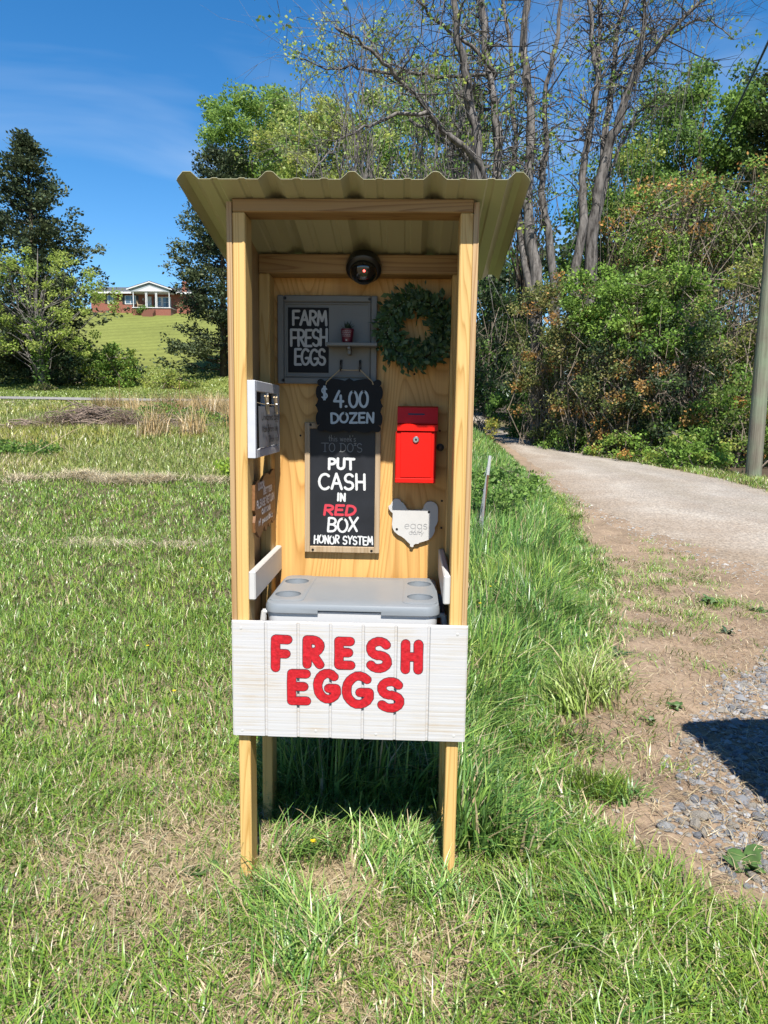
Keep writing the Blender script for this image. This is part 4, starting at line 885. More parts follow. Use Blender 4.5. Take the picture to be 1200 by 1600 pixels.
def shrub(name,label,lobes,nc,nper,size,cols,seed,twigs=40,cat='shrub',group=None,twr=.011,crad=.42,second=None,frac2=.2,reach=1.0,flop=False):
    rg=np.random.default_rng(seed); x,y=lobes[0][0],lobes[0][1]; z=float(H(x,y)); T=thing(name,(x,y,z),label,cat,group)
    tot=sum(l[3]*l[4] for l in lobes); CE=[];CR=[]
    for lx,ly,lz,rx,rz in lobes:
        k=max(4,int(nc*rx*rz/tot)); d=unit(rg.normal(0,1,(k,3)))*(.45+.6*rg.random((k,1))**.5); c=np.array((lx,ly,lz))+d*np.array((rx,rx*.75,rz)); c[:,2]=np.maximum(c[:,2],H(c[:,0],c[:,1])+.1)
        CE.append(c); CR.append(rg.uniform(.55,1.3,k)*crad)
    CE=np.concatenate(CE);CR=np.concatenate(CR)
    mb=MB()
    for i in range(twigs):
        c=CE[rg.integers(len(CE))]+rg.normal(0,.15,3); a=np.array((x+rg.normal(0,.35*lobes[0][3]),y+rg.normal(0,.3),float(H(x,y))-.05))
        if rg.random()<.5: a=CE[rg.integers(len(CE))]; 
        p=limb_pts(a,a+(c-a)*reach,rg,5,.10 if not flop else rg.uniform(-.12,.2),.10); r=twr*rg.uniform(.5,1.6); mb.tube(p,[r*1.3,r,r*.8,r*.6,r*.3],4,cap=False)
    if twigs: obj('branches',mb,M_twig,T)
    if nper:
        if second is not None:
            k=int(len(CE)*frac2); pm=rg.permutation(len(CE)); parts=[(pm[:k],second),(pm[k:],cols)]
        else: parts=[(np.arange(len(CE)),cols)]
        O=[clump_leaves(rg,CE[i],CR[i],int(nper*1.5),size*.82,c) for i,c in parts if len(i)]
        leafmesh('foliage',*[np.concatenate([o[j] for o in O]) for j in range(4)],M_leaf,T)
    return T

# --- left side
cedar('cedar_tree','tallest dark cedar with layered branches, left of the brick house',-29.9,55.5,22.5,7.5,165,101,size=.30,tr=.36,dens=1.15,power=.87)
cedar('cedar_tree','dark cedar with gaps in its crown, right of the brick house and behind the stand',-15.5,58.0,22.0,4.3,125,102,size=.27,power=.40,dens=.95,z0f=.03,tr=.32)
cedar('cedar_tree','dark cedar cut off by the left edge, behind the ivy-clad young tree',-37.0,58,20.3,6.0,90,103,size=.30,power=.6)
broadleaf('young_tree','young tree with ivy on its trunk and yellow-green new leaves, standing by the lane',  'tree',-26.4,49.3,13.8,8.9,4.9,4.6,150,36,.24,[(.26,.33,.06),(.20,.28,.05),(.32,.37,.09)],104,tr=.24,bmat=M_barkgrey,crad=.15,low=2.6)
rg=np.random.default_rng(105); yt=bpy.data.objects['young_tree']; n=900
th=rg.uniform(0,6.28,n); zz=rg.uniform(.4,5.2,n); r_=.22+rg.uniform(0,.45,n)*np.clip(zz/2,.3,1)
leafmesh('ivy',np.stack([-26.4+r_*np.cos(th),49.3+r_*np.sin(th),float(H(-26.4,49.3))+zz],-1),unit(rg.normal(0,1,(n,3)))*.24,unit(rg.normal(0,1,(n,3)))*.09,np.array(MID)[rg.integers(0,4,n)],M_leaf,yt)
shrub('green_shrub','bright green leafy shrub at the foot of the tallest cedar, towards the hill lawn',[(-22.3,53.0,4.7,1.4,1.7),(-23.8,53.2,4.6,1.5,1.6)],70,60,.22,BRIGHT[:2]+YEL[:1],106,twigs=20,twr=.03,crad=.62)
shrub('hedge_shrub','dark undergrowth below the cedars behind the ivy-clad tree',[(-26,54.5,4.9,4.5,2.2),(-34,55,4.9,5,2.2)],130,55,.30,DARK,107,twigs=20,twr=.03,crad=.9)
shrub('house_shrub','round green shrub in front of the brick house wall',[(HX-1.0,HY-1.6,HZ+.45,1.5,.75)],40,50,.2,MID,108,twigs=0,crad=.5)
shrub('sapling_bush','low yellow-green scrub at the foot of the hill lawn, between the cedars',[(-18.6,52.5,3.6,1.6,.4),(-17.0,52.6,3.55,1.2,.4),(-18.0,52.4,3.9,.25,.8)],45,34,.2,YEL,109,twigs=14,twr=.02,crad=.5,second=OLIVE,frac2=.4)
shrub('tree_base_weeds','weedy scrub round the foot of the young tree',[(-26.0,48.6,2.95,1.0,.3)],16,26,.2,OLIVE,110,twigs=12,twr=.02,crad=.45)
# --- behind the roof
broadleaf('broadleaf_tree','mid green dense tree showing behind the left end of the metal roof','tree',-13.0,62,29.0,24.0,5.0,4.8,130,120,.34,BRIGHT+MID[:1],111,tr=.35,crad=.30)
broadleaf('yellow_tree','yellow-green leafy tree above the middle of the metal roof','tree',-6.3,50,22.8,18.5,4.0,4.1,120,110,.28,YEL,112,tr=.3,crad=.28)
broadleaf('pale_tree','thin tree with sparse pale new leaves above the roof, against blue sky','tree',-2.6,36,21.5,16.4,4.9,4.3,170,13,.21,PALE,113,tr=.22,crad=.17,bmat=M_barkgrey)
broadleaf('filler_tree','green tree behind the bare spreading branches, above the roof','tree',.4,45,22.5,17.4,4.6,4.4,95,85,.33,YEL[:3]+MID[:2],114,tr=.3,crad=.28)
# --- right side, behind the bare trunks
broadleaf('tall_tree','tall green tree rising behind the left group of bare trunks','tree',2.2,34,21,14.9,3.9,5.4,105,24,.20,MID+BRIGHT[:1],115,tr=.3,crad=.24,bmat=M_barkgrey)
broadleaf('slim_tree','slim green tree between the bare trunks with sky showing on both sides','tree',5.2,32.5,18.5,12.6,1.4,3.8,45,14,.18,MID+BRIGHT[:1],116,tr=.18,crad=.26)
broadleaf('leafy_tree','light green tree behind the forked right-hand bare trunks','tree',9.7,33,15.2,10.7,2.4,3.7,95,80,.21,MID+YEL[:1],117,tr=.24,crad=.26)
broadleaf('oak_tree','round green oak crown at the upper right against the sky','tree',13.9,36,19.4,15.0,3.3,4.1,130,105,.24,BRIGHT[:2]+MID,118,tr=.34,crad=.26)
cedar('pine_tree','dark pine at the upper right edge above the twiggy thicket',17.3,34,18.2,3.2,70,119,size=.24,power=.35,z0f=.3,tr=.26,cols=[(.05,.07,.022),(.07,.08,.03),(.035,.05,.02)])
broadleaf('woodland_tree','shaded dark tree where the gravel road enters the woods','tree',6.2,56,15,9.0,5.0,6.5,120,85,.42,DARK+MID[:1],120,tr=.35,crad=.32)  # shade inside the wood is put into the dark leaf tints, next tree too
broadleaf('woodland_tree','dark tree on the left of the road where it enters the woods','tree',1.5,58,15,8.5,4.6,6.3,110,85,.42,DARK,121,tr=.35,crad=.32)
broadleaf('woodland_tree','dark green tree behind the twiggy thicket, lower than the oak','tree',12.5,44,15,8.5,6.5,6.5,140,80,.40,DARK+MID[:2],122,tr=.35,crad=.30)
shrub('woodland_bush','dark shaded bush directly right of the stand post, beyond the bend of the road',[(3.3,31,3.2,.7,2.4),(4.4,33,5.0,1.3,3.0),(3.6,32.5,7.5,1.2,1.6)],80,60,.2,DARK+MID[:2],340,twigs=40,twr=.014,crad=.6)  # forest shade at this gap is carried by the dark leaf colours
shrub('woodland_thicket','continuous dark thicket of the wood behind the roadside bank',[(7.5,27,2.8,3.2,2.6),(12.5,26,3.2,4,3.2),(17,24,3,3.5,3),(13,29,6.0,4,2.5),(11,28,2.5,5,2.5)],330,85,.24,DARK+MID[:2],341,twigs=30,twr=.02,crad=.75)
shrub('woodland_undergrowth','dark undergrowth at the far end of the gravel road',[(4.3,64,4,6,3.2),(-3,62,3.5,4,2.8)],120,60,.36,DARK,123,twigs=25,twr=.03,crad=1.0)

# --- bare trees: every big limb is a part
STEMS={'left':[
([(1.75,22.00,.4),(1.95,21.80,6.2),(2.06,21.60,9.22),(1.78,21.40,11.20),(1.34,21.20,12.73),(0.99,21.00,14.73)],.27,.07),
([(1.95,22.30,.4),(2.08,22.40,5.8),(2.78,22.55,9.3),(2.60,22.80,11.77),(2.15,23.05,14.76),(2.00,23.30,16.5)],.22,.06),
([(2.37,21.90,7.97),(2.14,21.47,9.24),(1.11,21.04,9.90),(0.45,20.61,10.47),(-0.31,20.19,11.10),(-0.80,19.76,11.42),(-1.55,19.33,11.80),(-2.11,18.90,11.93)],.13,.03),
([(2.52,22.00,8.58),(2.03,22.67,9.67),(0.99,23.33,10.69),(-0.09,24.00,11.51)],.13,.05),
([(2.57,22.00,11.25),(2.35,22.50,12.22),(1.14,23.00,12.46),(-0.11,23.50,12.80),(-0.99,24.00,13.48),(-1.75,24.50,14.59)],.08,.025),
([(0.45,20.50,10.38),(-0.43,20.20,10.18),(-1.15,19.90,9.80),(-1.86,19.60,9.35),(-2.47,19.30,8.64),(-2.88,19.00,8.11)],.065,.015),
([(-0.45,20.30,11.36),(-1.54,19.97,11.38),(-2.24,19.63,11.20),(-3.10,19.30,11.29)],.05,.015),
([(2.99,23.00,8.87),(2.68,23.33,11.65),(2.47,23.67,13.46),(1.90,24.00,16)],.12,.05),
([(2.65,22.50,12.22),(1.88,22.00,12.84),(0.86,21.50,13.24),(0.16,21.00,13.69),(-0.13,20.50,13.94)],.07,.03)],
'middle':[
([(4.71,24.00,.5),(4.43,24.07,5.99),(4.20,24.14,7.62),(4.05,24.21,9.44),(4.08,24.29,11.18),(3.93,24.36,12.92),(3.71,24.43,14.23),(3.90,24.50,17)],.25,.10),
([(4.34,24.00,5.32),(3.77,24.38,8.64),(3.62,24.75,10.46),(3.46,25.12,13.69),(3.03,25.50,16.46)],.14,.05),
([(5.78,25.00,.5),(5.26,24.93,6.14),(4.97,24.86,7.79),(4.61,24.79,9.40),(4.71,24.71,10.87),(4.58,24.64,12.52),(4.88,24.57,14.34),(5.01,24.50,16.5)],.20,.05)],
'right':[
([(6.13,25.00,.5),(6.06,25.07,6.91),(6.21,25.14,8.79),(6.14,25.21,10.45),(6.37,25.29,11.98),(6.50,25.36,13.34),(6.26,25.43,14.70),(5.99,25.50,17.5)],.21,.06),
([(6.72,25.50,.5),(6.56,25.33,6.97),(6.75,25.17,9.52),(6.92,25.00,10.91),(7.20,24.83,11.80),(7.52,24.67,13.05),(7.89,24.50,13.56),(8.33,24.33,14.17),(9.11,24.17,14.90),(9.74,24.00,15.41)],.27,.04),
([(6.83,25.30,10.21),(7.01,25.68,12.58),(7.21,26.05,14.09),(7.43,26.43,15.60),(7.97,26.80,17.34)],.14,.06),
([(6.47,25.40,12.83),(6.64,25.90,15.35),(6.56,26.40,17.13)],.09,.05),
([(7.47,25.00,12.88),(7.76,24.50,14.25),(7.67,24.00,16.5)],.09,.05),
([(8.41,24.60,14.30),(9.17,24.27,14.63),(9.74,23.93,14.54),(10.44,23.60,13.81)],.05,.015),
([(6.67,25.40,7.81),(7.14,25.65,10.11),(7.91,25.90,11.95),(8.28,26.15,12.70),(9.28,26.40,12.91)],.07,.025)]}
def smooth_path(P,k=4):
    P=[np.array(p,float) for p in P]; out=[]
    for i in range(len(P)-1):
        a=P[max(i-1,0)];b=P[i];c=P[i+1];d=P[min(i+2,len(P)-1)]
        for j in range(k):
            t=j/k; out.append(.5*(2*b+(c-a)*t+(2*a-5*b+4*c-d)*t*t+(3*b-3*c+d-a)*t**3))
    return out+[P[-1]]
BARE={'left':('bare tree with long dead limbs reaching left over the metal roof',201,34,1.0),'middle':('twin-trunked rough-barked tree just right of the stand roof',202,30,.8),'right':('bare tree forking into many upright stems, with blue sky behind',203,40,.9)}
for key,(lab,seed,ntw,vl) in BARE.items():
    rg=np.random.default_rng(seed); b0=STEMS[key][0][0][0]; T=thing('bare_tree',(b0[0],b0[1],float(H(b0[0],b0[1]))),lab,'tree'); tw=MB(); tips=[]
    for si,(P,r0,r1) in enumerate(STEMS[key]):
        Q=smooth_path(P); n=len(Q); Q=[q+rg.normal(0,.035,3)*(0<i<n-1) for i,q in enumerate(Q)]; rr_=[r0+(r1-r0)*(i/(n-1))**.8 for i in range(n)]; rr_=[r*(1+rg.uniform(-.08,.08)) for r in rr_]
        obj('trunk' if P[0][2]<1 else 'limb',MB().tube(Q,rr_,10),M_barkgrey,T,smooth=True)
        for _ in range(ntw):
            i=int(rg.integers(n//3,n)); a=Q[i]; d=unit(rg.normal(0,1,3)*np.array((1,.8,.6))+np.array((0,0,.45))); L_=rg.uniform(.6,2.6); b_=a+d*L_; p=limb_pts(a,b_,rg,5,.05,.06); r=min(rr_[i]*.45,.035)
            tw.tube(p,[r,r*.7,r*.5,r*.35,r*.15],4,cap=False)
            for _k in range(5):
                a2=p[int(rg.integers(1,5))]; b2=a2+unit(d+rg.normal(0,.7,3))*L_*rg.uniform(.3,.6); tw.tube(limb_pts(a2,b2,rg,3),[r*.4,r*.28,r*.12],3,cap=False); tips.append(b2)
        for _ in range(int(16*vl) if si<5 else 4):   # hanging grey vines
            i=int(rg.integers(n//4,n)); a=Q[i]+rg.normal(0,.1,3); L_=rg.uniform(1.5,5); tw.tube([a,a+np.array((rg.normal(0,.25),rg.normal(0,.2),-L_*.4)),a+np.array((rg.normal(0,.4),rg.normal(0,.3),-L_))],[.013,.010,.006],4,cap=False)
    tag(obj('twigs',tw,M_barkgrey,T),kind='stuff')
    tips=np.array(tips); sel=tips[rg.random(len(tips))<.15]; C,A,B,t=clump_leaves(rg,sel,np.full(len(sel),.26),8,.14,BRIGHT[:1]+MID[:1]+YEL[:2]); leafmesh('new_leaves',C,A,B,t,M_leaf,T)

# --- the overgrown bank along the right of the road
BANK=[
('dark_bush','low dark green bush where the road bends into the woods',[(4.6,27.5,1.9,1.2,1.3),(5.2,27,3.0,1.0,1.2)],60,85,.15,MID,dict(twigs=20,crad=.42)),
('olive_bush','dry olive and brown bush at the foot of the twin-trunked tree',[(4.75,23.3,4.4,1.3,2.0),(5.0,23.0,2.5,1.2,1.8)],110,60,.12,OLIVE,dict(twigs=120,second=RUST,frac2=.15,crad=.40)),
('thorn_bush','tall dark tangled bush left of centre on the roadside bank',[(5.7,21.2,3.2,1.35,2.5),(5.9,21.0,1.5,1.4,1.0)],130,62,.12,OLIVE[1:]+DARK[:1],dict(twigs=130,second=RUST,frac2=.12,crad=.40)),
('vine_clump','bright green vine draped over the top of the bank, nearest the bare trunks',[(5.7,20.6,5.1,1.0,.85),(6.1,20.4,4.2,.9,.8)],62,80,.12,VINE,dict(twigs=35,crad=.36)),
('vine_clump','bright green vine in the middle of the bank top, below the twig tangle',[(6.7,19.4,4.95,1.1,.85),(6.5,19.2,3.9,1.0,.55)],66,80,.12,VINE,dict(twigs=35,crad=.36,second=OLIVE,frac2=.15)),
('rust_bush','dark bush flecked with orange leaves in the middle of the bank',[(6.5,19.5,2.5,1.5,2.0),(6.9,19.2,1.2,1.4,.9)],140,60,.115,DARK[:2]+OLIVE,dict(twigs=130,second=RUST,frac2=.12,crad=.38)),
('vine_clump','light green leafy vine on the bank, left of the utility pole',[(7.5,18.6,4.8,.95,.85),(7.7,18.2,3.7,1.05,.5)],60,80,.115,VINE,dict(twigs=35,crad=.34)),
('roadside_bush','dark bush at the road edge, with orange dead sprays',[(7.7,18.0,2.5,1.5,1.9),(7.9,17.6,1.2,1.4,.8)],140,62,.11,DARK+VINE[1:2],dict(twigs=120,second=RUST,frac2=.09,crad=.36)),  # dark leaf tints with one vine green mixed in
('brushy_bush','tall yellow-olive bush behind the utility pole',[(8.9,17.6,3.9,1.3,2.1),(10.2,18.5,4,1.4,2.2)],130,62,.11,OLIVE+YEL[:1],dict(twigs=120,second=VINE,frac2=.25,crad=.36)),
('leafy_bush','leafy green bush low against the foot of the utility pole',[(8.45,16.6,1.5,1.0,1.2),(9.6,16.8,1.6,1.1,1.3)],90,66,.105,VINE+OLIVE[:2],dict(twigs=50,second=RUST,frac2=.10,crad=.34)),
('twig_thicket','wide grey thicket of bare tangled twigs above the vines',[(8.6,21.6,7.4,2.1,1.6),(7.6,21.2,6.3,1.2,.9)],170,40,.12,VINE[:3]+OLIVE[:2],dict(twigs=330,second=RUST,frac2=.15,crad=.45,flop=True,twr=.014)),
('twig_thicket','grey twig thicket at the right edge, above the yellow-olive bush',[(10.1,20.6,7.3,1.5,1.9),(11.5,21,7,1.6,2)],160,42,.12,VINE[:3]+OLIVE[:2],dict(twigs=270,second=RUST,frac2=.12,crad=.45,flop=True,twr=.014)),
('roadside_weeds','low weeds at the road edge below the dark tangled bush',[(5.35,21.0,.75,1.0,.35),(5.0,22.9,.8,.9,.3)],40,40,.10,VINE,dict(twigs=6,crad=.28)),
('roadside_weeds','low green weeds at the road edge below the orange-flecked bush',[(6.5,17.9,.7,1.0,.42),(6.0,19.3,.65,.8,.3)],45,44,.10,VINE+YEL[:1],dict(twigs=8,crad=.28,second=RUST,frac2=.08)),
('roadside_weeds','yellow-green leafy weeds at the road edge, nearest the pole',[(7.2,15.9,.75,.8,.5),(6.75,16.6,.6,.6,.3)],45,50,.10,BRIGHT[:2]+VINE,dict(twigs=10,crad=.28,second=YEL,frac2=.2)),
]
for i,(nm,lab,lb,nc,npr,sz,cl,kw) in enumerate(BANK): shrub(nm,lab,lb,nc,npr,sz,cl,300+i,cat='vine' if 'vine' in nm else ('weeds' if 'weeds' in nm else 'bush'),**kw)
shrub('bramble','light green leafy bramble growing up beside the T-post',[(1.25,7.0,.45,.35,.35),(1.45,7.9,.5,.4,.38)],34,40,.075,[(.14,.24,.05),(.10,.19,.04),(.19,.29,.07)],335,twigs=10,cat='weeds',twr=.004,crad=.16)
shrub('bramble','leafy bramble in the tall grass by the road edge, beyond the T-post',[(1.9,8.6,.40,.35,.22),(2.1,10.2,.45,.3,.22)],34,40,.085,[(.15,.26,.04),(.11,.20,.04),(.20,.30,.06)],336,twigs=10,cat='weeds',twr=.004,crad=.17)
shrub('golden_weed','spindly yellow-topped weed at the bend of the road',[(3.05,24.0,.95,.2,.5)],14,22,.10,[(.35,.30,.05),(.2,.24,.05)],330,twigs=6,cat='weed',twr=.006,crad=.15)
shrub('field_weed','bright lime leafy weed clump in the field beside the left post',[(-2.85,10.6,.62,.36,.34)],26,30,.085,[(.24,.34,.04),(.17,.27,.035)],331,twigs=6,cat='weed',twr=.006,crad=.16)
shrub('field_weed','dark leafy weed patch at the far left edge of the field',[(-9.2,13.2,.62,.8,.22),(-8.1,13.4,.62,.5,.15)],40,34,.10,MID,332,twigs=6,cat='weeds',twr=.006,crad=.22)
shrub('field_weed','green bramble clump behind the brush pile',[(-8.2,22.4,1.35,1.0,.42),(-6.9,21.9,1.3,.8,.36),(-5.3,20.7,1.2,.55,.33)],60,40,.11,MID+BRIGHT[:1],333,twigs=14,cat='weeds',twr=.008,crad=.26)

# ================================================================== grass, straw, stones and the rest of the ground cover
def blades(name, P, h, w, lean, bend, cols, mat, seg=2, parent=None, seed=0, tipcol=None):
    """curved tapering grass blades, each with its own colour"""
    rg=np.random.default_rng(seed); n=len(P); U=np.array((0,0,1.0)); l=np.stack([np.cos(lean),np.sin(lean),0*lean],-1)
    an=lean+math.pi/2+rg.normal(0,.5,n); wd=np.stack([np.cos(an),np.sin(an),0*an],-1); V=[];T=[]
    for s in range(seg+1):
        t=s/seg; c=P+U*(h*(t-.42*bend*t*t))[:,None]+l*(h*bend*t**1.8*.9)[:,None]; k=(1-t**1.6)
        cc=cols if tipcol is None else cols*(1-t**2)+tipcol*t**2
        if s<seg: V += [c-wd*(w*k*.5)[:,None], c+wd*(w*k*.5)[:,None]]; T += [cc,cc]
        else: V.append(c); T.append(cc)
    m=2*seg+1; V=np.stack(V,1).reshape(-1,3); T=np.stack(T,1).reshape(-1,3); b=np.arange(n)[:,None]*m
    quads=np.concatenate([b+np.array([[2*s,2*s+1,2*s+3,2*s+2]]) for s in range(seg-1)]) if seg>1 else np.zeros((0,4),int)
    tris=b+np.array([[2*seg-2,2*seg-1,2*seg]])
    return tag(npmesh(name,V,[quads,tris] if seg>1 else [tris],T,mat,parent),kind='stuff')
def wedge(rg,n,y0,y1,lo=-.88,hi=.80,pad=.4):
    d0,d1=y0+2.173,y1+2.173; d=np.sqrt(rg.uniform(d0*d0,d1*d1,n)); x=.184+d*rg.uniform(lo,hi,n)+rg.uniform(-pad,pad,n); return x,d-2.173
def at_(x,y): return np.stack([x,y,HB(x,y)],-1)
GREENS=np.array([(.135,.235,.030),(.105,.20,.026),(.165,.26,.036),(.205,.28,.048),(.085,.165,.030)])
TALL=np.array([(.105,.215,.040),(.16,.27,.050),(.070,.155,.034),(.235,.33,.085),(.13,.24,.070),(.05,.12,.03)])
STRAW=np.array([(.42,.34,.21),(.35,.275,.16),(.47,.40,.27),(.29,.22,.125)])
FIELD=np.array([(.17,.225,.05),(.21,.25,.055),(.25,.27,.07),(.14,.19,.048)])
GOLD=np.array([(.40,.285,.125),(.45,.335,.17),(.34,.235,.10)])
def pick(rg,pal,n,vary=.22): return pal[rg.integers(0,len(pal),n)]*rg.uniform(1-vary,1+vary,(n,1))
rg=np.random.default_rng(500)
def strip_e(x,y): return x-fx_(STRIP,y)+.22*(fnoise(x,y,3,6)-.5)
def under_stand(x,y): return (np.abs(x)<.40)&(y>-.02)&(y<.47)
# mown lawn
for k,(y0,y1,n,hh,ww,sg) in enumerate([(-1.3,.9,54000,.064,.0056,3),(.9,3.2,63000,.066,.0066,2),(3.2,6.5,70000,.066,.0088,2),(6.5,10.8,61000,.07,.0125,2)]):
    x,y=wedge(rg,n,y0,y1); e=strip_e(x,y); pn=fnoise(x,y,1.5,21); dens=np.where(y<.9,ss(.22,.58,pn)*.72+.36,.82+.3*pn)
    patch=np.exp(-(((x+.02)/.22)**2+((y+.02)/.16)**2))+np.exp(-(((x-.3)/.25)**2+((y+.42)/.14)**2))+np.exp(-(((x+.38)/.25)**2+((y+.45)/.12)**2))*.8+np.exp(-(((x+.75)/.3)**2+((y-.15)/.2)**2))*.5
    dens=dens*(1-.8*np.clip(patch,0,1))
    dens*=np.where(e<0,1,np.clip(1-e*6,0,1)*.7); dens*=np.where(under_stand(x,y),.35,1)
    m=rg.random(n)<dens; x,y,pn=x[m],y[m],pn[m]; q=len(x); h=hh*rg.uniform(.45,1.6,q)*(.65+.8*pn); dry=rg.random(q)<.07+.14*(1-pn)*ss(2.5,-.5,y)
    c=pick(rg,GREENS,q); yl=ss(.45,.75,fnoise(x,y,.5,23))[:,None]; c=c*(1-.3*yl)+c*np.array((1.4,1.12,.9))*.3*yl; c[dry]=pick(rg,STRAW,int(dry.sum()))
    blades('lawn_grass',at_(x,y),h,ww*rg.uniform(.6,1.4,q),rg.uniform(0,6.283,q),rg.uniform(.25,1.25,q),c,M_grass,sg,seed=k)
# lying straw and thatch between the blades
for k,(y0,y1,n,L_) in enumerate([(-1.3,1.0,36000,.06),(1.0,3.6,30000,.065),(3.6,10.5,30000,.09)]):
    x,y=wedge(rg,n,y0,y1); e=strip_e(x,y); m=(rg.random(n)<np.where(e<.02,.25+.65*ss(1.2,-.3,y),(.14+.2*fnoise(x,y,2,31))))&~((x>fx_(RN,y)-.1)&(x<fx_(RF,y))); x,y=x[m],y[m]; q=len(x)
    a=rg.uniform(0,6.283,q); P=at_(x,y)+np.array((0,0,.004)); P[:,2]+=rg.uniform(0,.014,q)
    blades('dry_thatch',P,L_*rg.uniform(.35,1.4,q),(.0032 if y1<4 else .006)*rg.uniform(.6,1.3,q),a,rg.uniform(1.9,2.3,q),pick(rg,STRAW,q),M_grass,2,seed=20+k)
# longer tufts in the foreground, leaning clumps
def tufts(name,cen,per,h,w,pal,seed,spread=.05,bend=(.4,1.3),seg=3,dirn=None,dry=.12):
    rg=np.random.default_rng(seed); m=len(cen); k=rg.integers(int(per*.6),int(per*1.4)+1,m); idx=np.repeat(np.arange(m),k); n=len(idx); cen=np.asarray(cen)
    x=cen[idx,0]+rg.normal(0,spread,n); y=cen[idx,1]+rg.normal(0,spread,n); hs=rg.uniform(.7,1.3,m)[idx]; ld=(rg.uniform(0,6.283,m) if dirn is None else rg.normal(dirn,.7,m))[idx]+rg.normal(0,.9,n)
    c=pick(rg,pal,n); d=rg.random(n)<dry; c[d]=pick(rg,STRAW,int(d.sum()))
    return blades(name,at_(x,y),h*hs*rg.uniform(.5,1.25,n),w*rg.uniform(.65,1.35,n),ld,rg.uniform(*bend,n),c,M_grass,seg,seed=seed)
x,y=wedge(rg,300,-1.2,.85); m=(strip_e(x,y)<.05)&(fnoise(x,y,1.5,21)>.42)&~under_stand(x,y); tufts('grass_tufts',np.stack([x[m],y[m]],-1),46,.115,.0056,GREENS,601,.055,(.5,1.4))
tufts('grass_tufts',[(-.22,-.12),(-.16,-.22),(-.05,-.30),(-.1,-.38),(.14,.02),(.2,.10),(.24,.0),(.3,-.1),(.16,.16),(.05,.12),(-.05,.16),(-.2,.12),(.42,-.25),(.55,-.12),(.66,-.3),(.78,-.18),(.9,-.45),(.5,-.5),(.72,-.6)],95,.17,.0062,TALL[:4],602,.05,(.5,1.3))
x,y=wedge(rg,420,.9,9); m=(strip_e(x,y)<-.1)&~((np.abs(x)<.42)&(y<.6)); tufts('grass_tufts',np.stack([x[m],y[m]],-1),26,.13,.0072,GREENS,603,.07,(.4,1.2),2)
# tall strip along the right of the stand and behind it
def tallzone(x,y):
    e=strip_e(x,y); lx=np.where(y<.45,.37,np.where(y<3,-.36+.12*y,.15+.06*y)); return (e<-.02)&(x>lx)&(y>.12)
for k,(y0,y1,n,hh,ww,sg) in enumerate([(.1,1.6,11500,.34,.0125,3),(1.6,4.0,15000,.41,.0145,3),(4,9,18000,.42,.018,3),(9,19,18000,.40,.024,2),(19,38,12000,.40,.04,2)]):
    x,y=wedge(rg,n*(5 if y0>8 else 3),y0,y1,-.25 if y0<4 else 0,.62,.1); e=strip_e(x,y); m=tallzone(x,y); x,y,e=x[m][:n],y[m][:n],e[m][:n]; q=len(x); pn=fnoise(x,y,1.2,41)
    edge=np.clip(-e/.45,.30,1); h=hh*rg.uniform(.35,1.25,q)*(.55+.75*pn)*edge; c=pick(rg,TALL,q,.35); yl=ss(.5,.75,fnoise(x,y,.8,42))[:,None]; c=c*(1-yl*.5)+c*np.array((1.7,1.3,.9))*yl*.5
    d=rg.random(q)<.07; c[d]=pick(rg,STRAW,int(d.sum()))
    blades('tall_grass',at_(x,y),h,ww*rg.uniform(.6,1.3,q),rg.uniform(0,6.283,q)*.6+fnoise(x,y,2.5,44)*9,rg.uniform(.1,1.15,q)**1.2,c,M_grass,sg,seed=40+k)
# grass under and behind the stand
x=rg.uniform(-.42,.42,9000); y=rg.uniform(.25,1.6,9000); q=9000; blades('tall_grass',at_(x,y),.24*rg.uniform(.3,1.3,q)*ss(.15,.6,y),.006*rg.uniform(.6,1.3,q),rg.normal(-1.2,1.2,q),rg.uniform(.3,1.2,q),pick(rg,TALL,q),M_grass,3,seed=47)
# rough field beyond the mown part
for k,(y0,y1,n,hh,ww) in enumerate([(10.2,15,60000,.20,.016),(15,24,60000,.30,.026),(24,37,55000,.36,.042)]):
    x,y=wedge(rg,n,y0,y1,-.86,.12); m=(strip_e(x,y)<-.4); x,y=x[m],y[m]; q=len(x); pn=fnoise(x,y,.6,51); c=pick(rg,FIELD,q); yl=ss(.45,.8,fnoise(x,y,.33,52))[:,None]; c=c*(1-yl*.6)+c*np.array((1.5,1.15,.9))*yl*.6
    d=rg.random(q)<.10+.2*ss(.5,.75,fnoise(x,y,.5,53)); c[d]=pick(rg,STRAW,int(d.sum()))
    blades('field_grass',at_(x,y),hh*rg.uniform(.3,1.2,q)*(.5+.9*pn)*(1-.72*ss(27,33,y)),ww*rg.uniform(.6,1.3,q),rg.uniform(0,6.283,q),rg.uniform(.2,1.1,q),c,M_grass,2,seed=50+k)
# far lawn across the lane and up the hill
x,y=wedge(rg,72000,39.8,62,-.86,-.06); q=len(x); blades('far_lawn',at_(x,y),.14*rg.uniform(.4,1.3,q),.07*rg.uniform(.6,1.3,q),rg.uniform(0,6.283,q),rg.uniform(.2,1,q),pick(rg,np.array([(.17,.23,.05),(.21,.26,.06),(.15,.20,.045)]),q),M_grass,2,seed=60)
# golden dry grass stands
gc=[]
for cx,cy,sx,sy,k in ((-8.8,27.5,1.9,1.2,60),(-6.2,25.5,1.5,1.0,46),(-4.9,20.0,.45,.4,16),(-4.2,20.5,.6,.4,14),(-12.6,29,1.0,.8,16),(-6.9,17.6,.4,.3,8),(-6.1,18,.3,.25,5)):
    gc += [(cx+rg.normal(0,sx*.6),cy+rg.normal(0,sy*.6)) for _ in range(k)]
tufts('golden_grass',gc,46,.95,.020,GOLD,604,.14,(.15,.9),2,dry=.3)
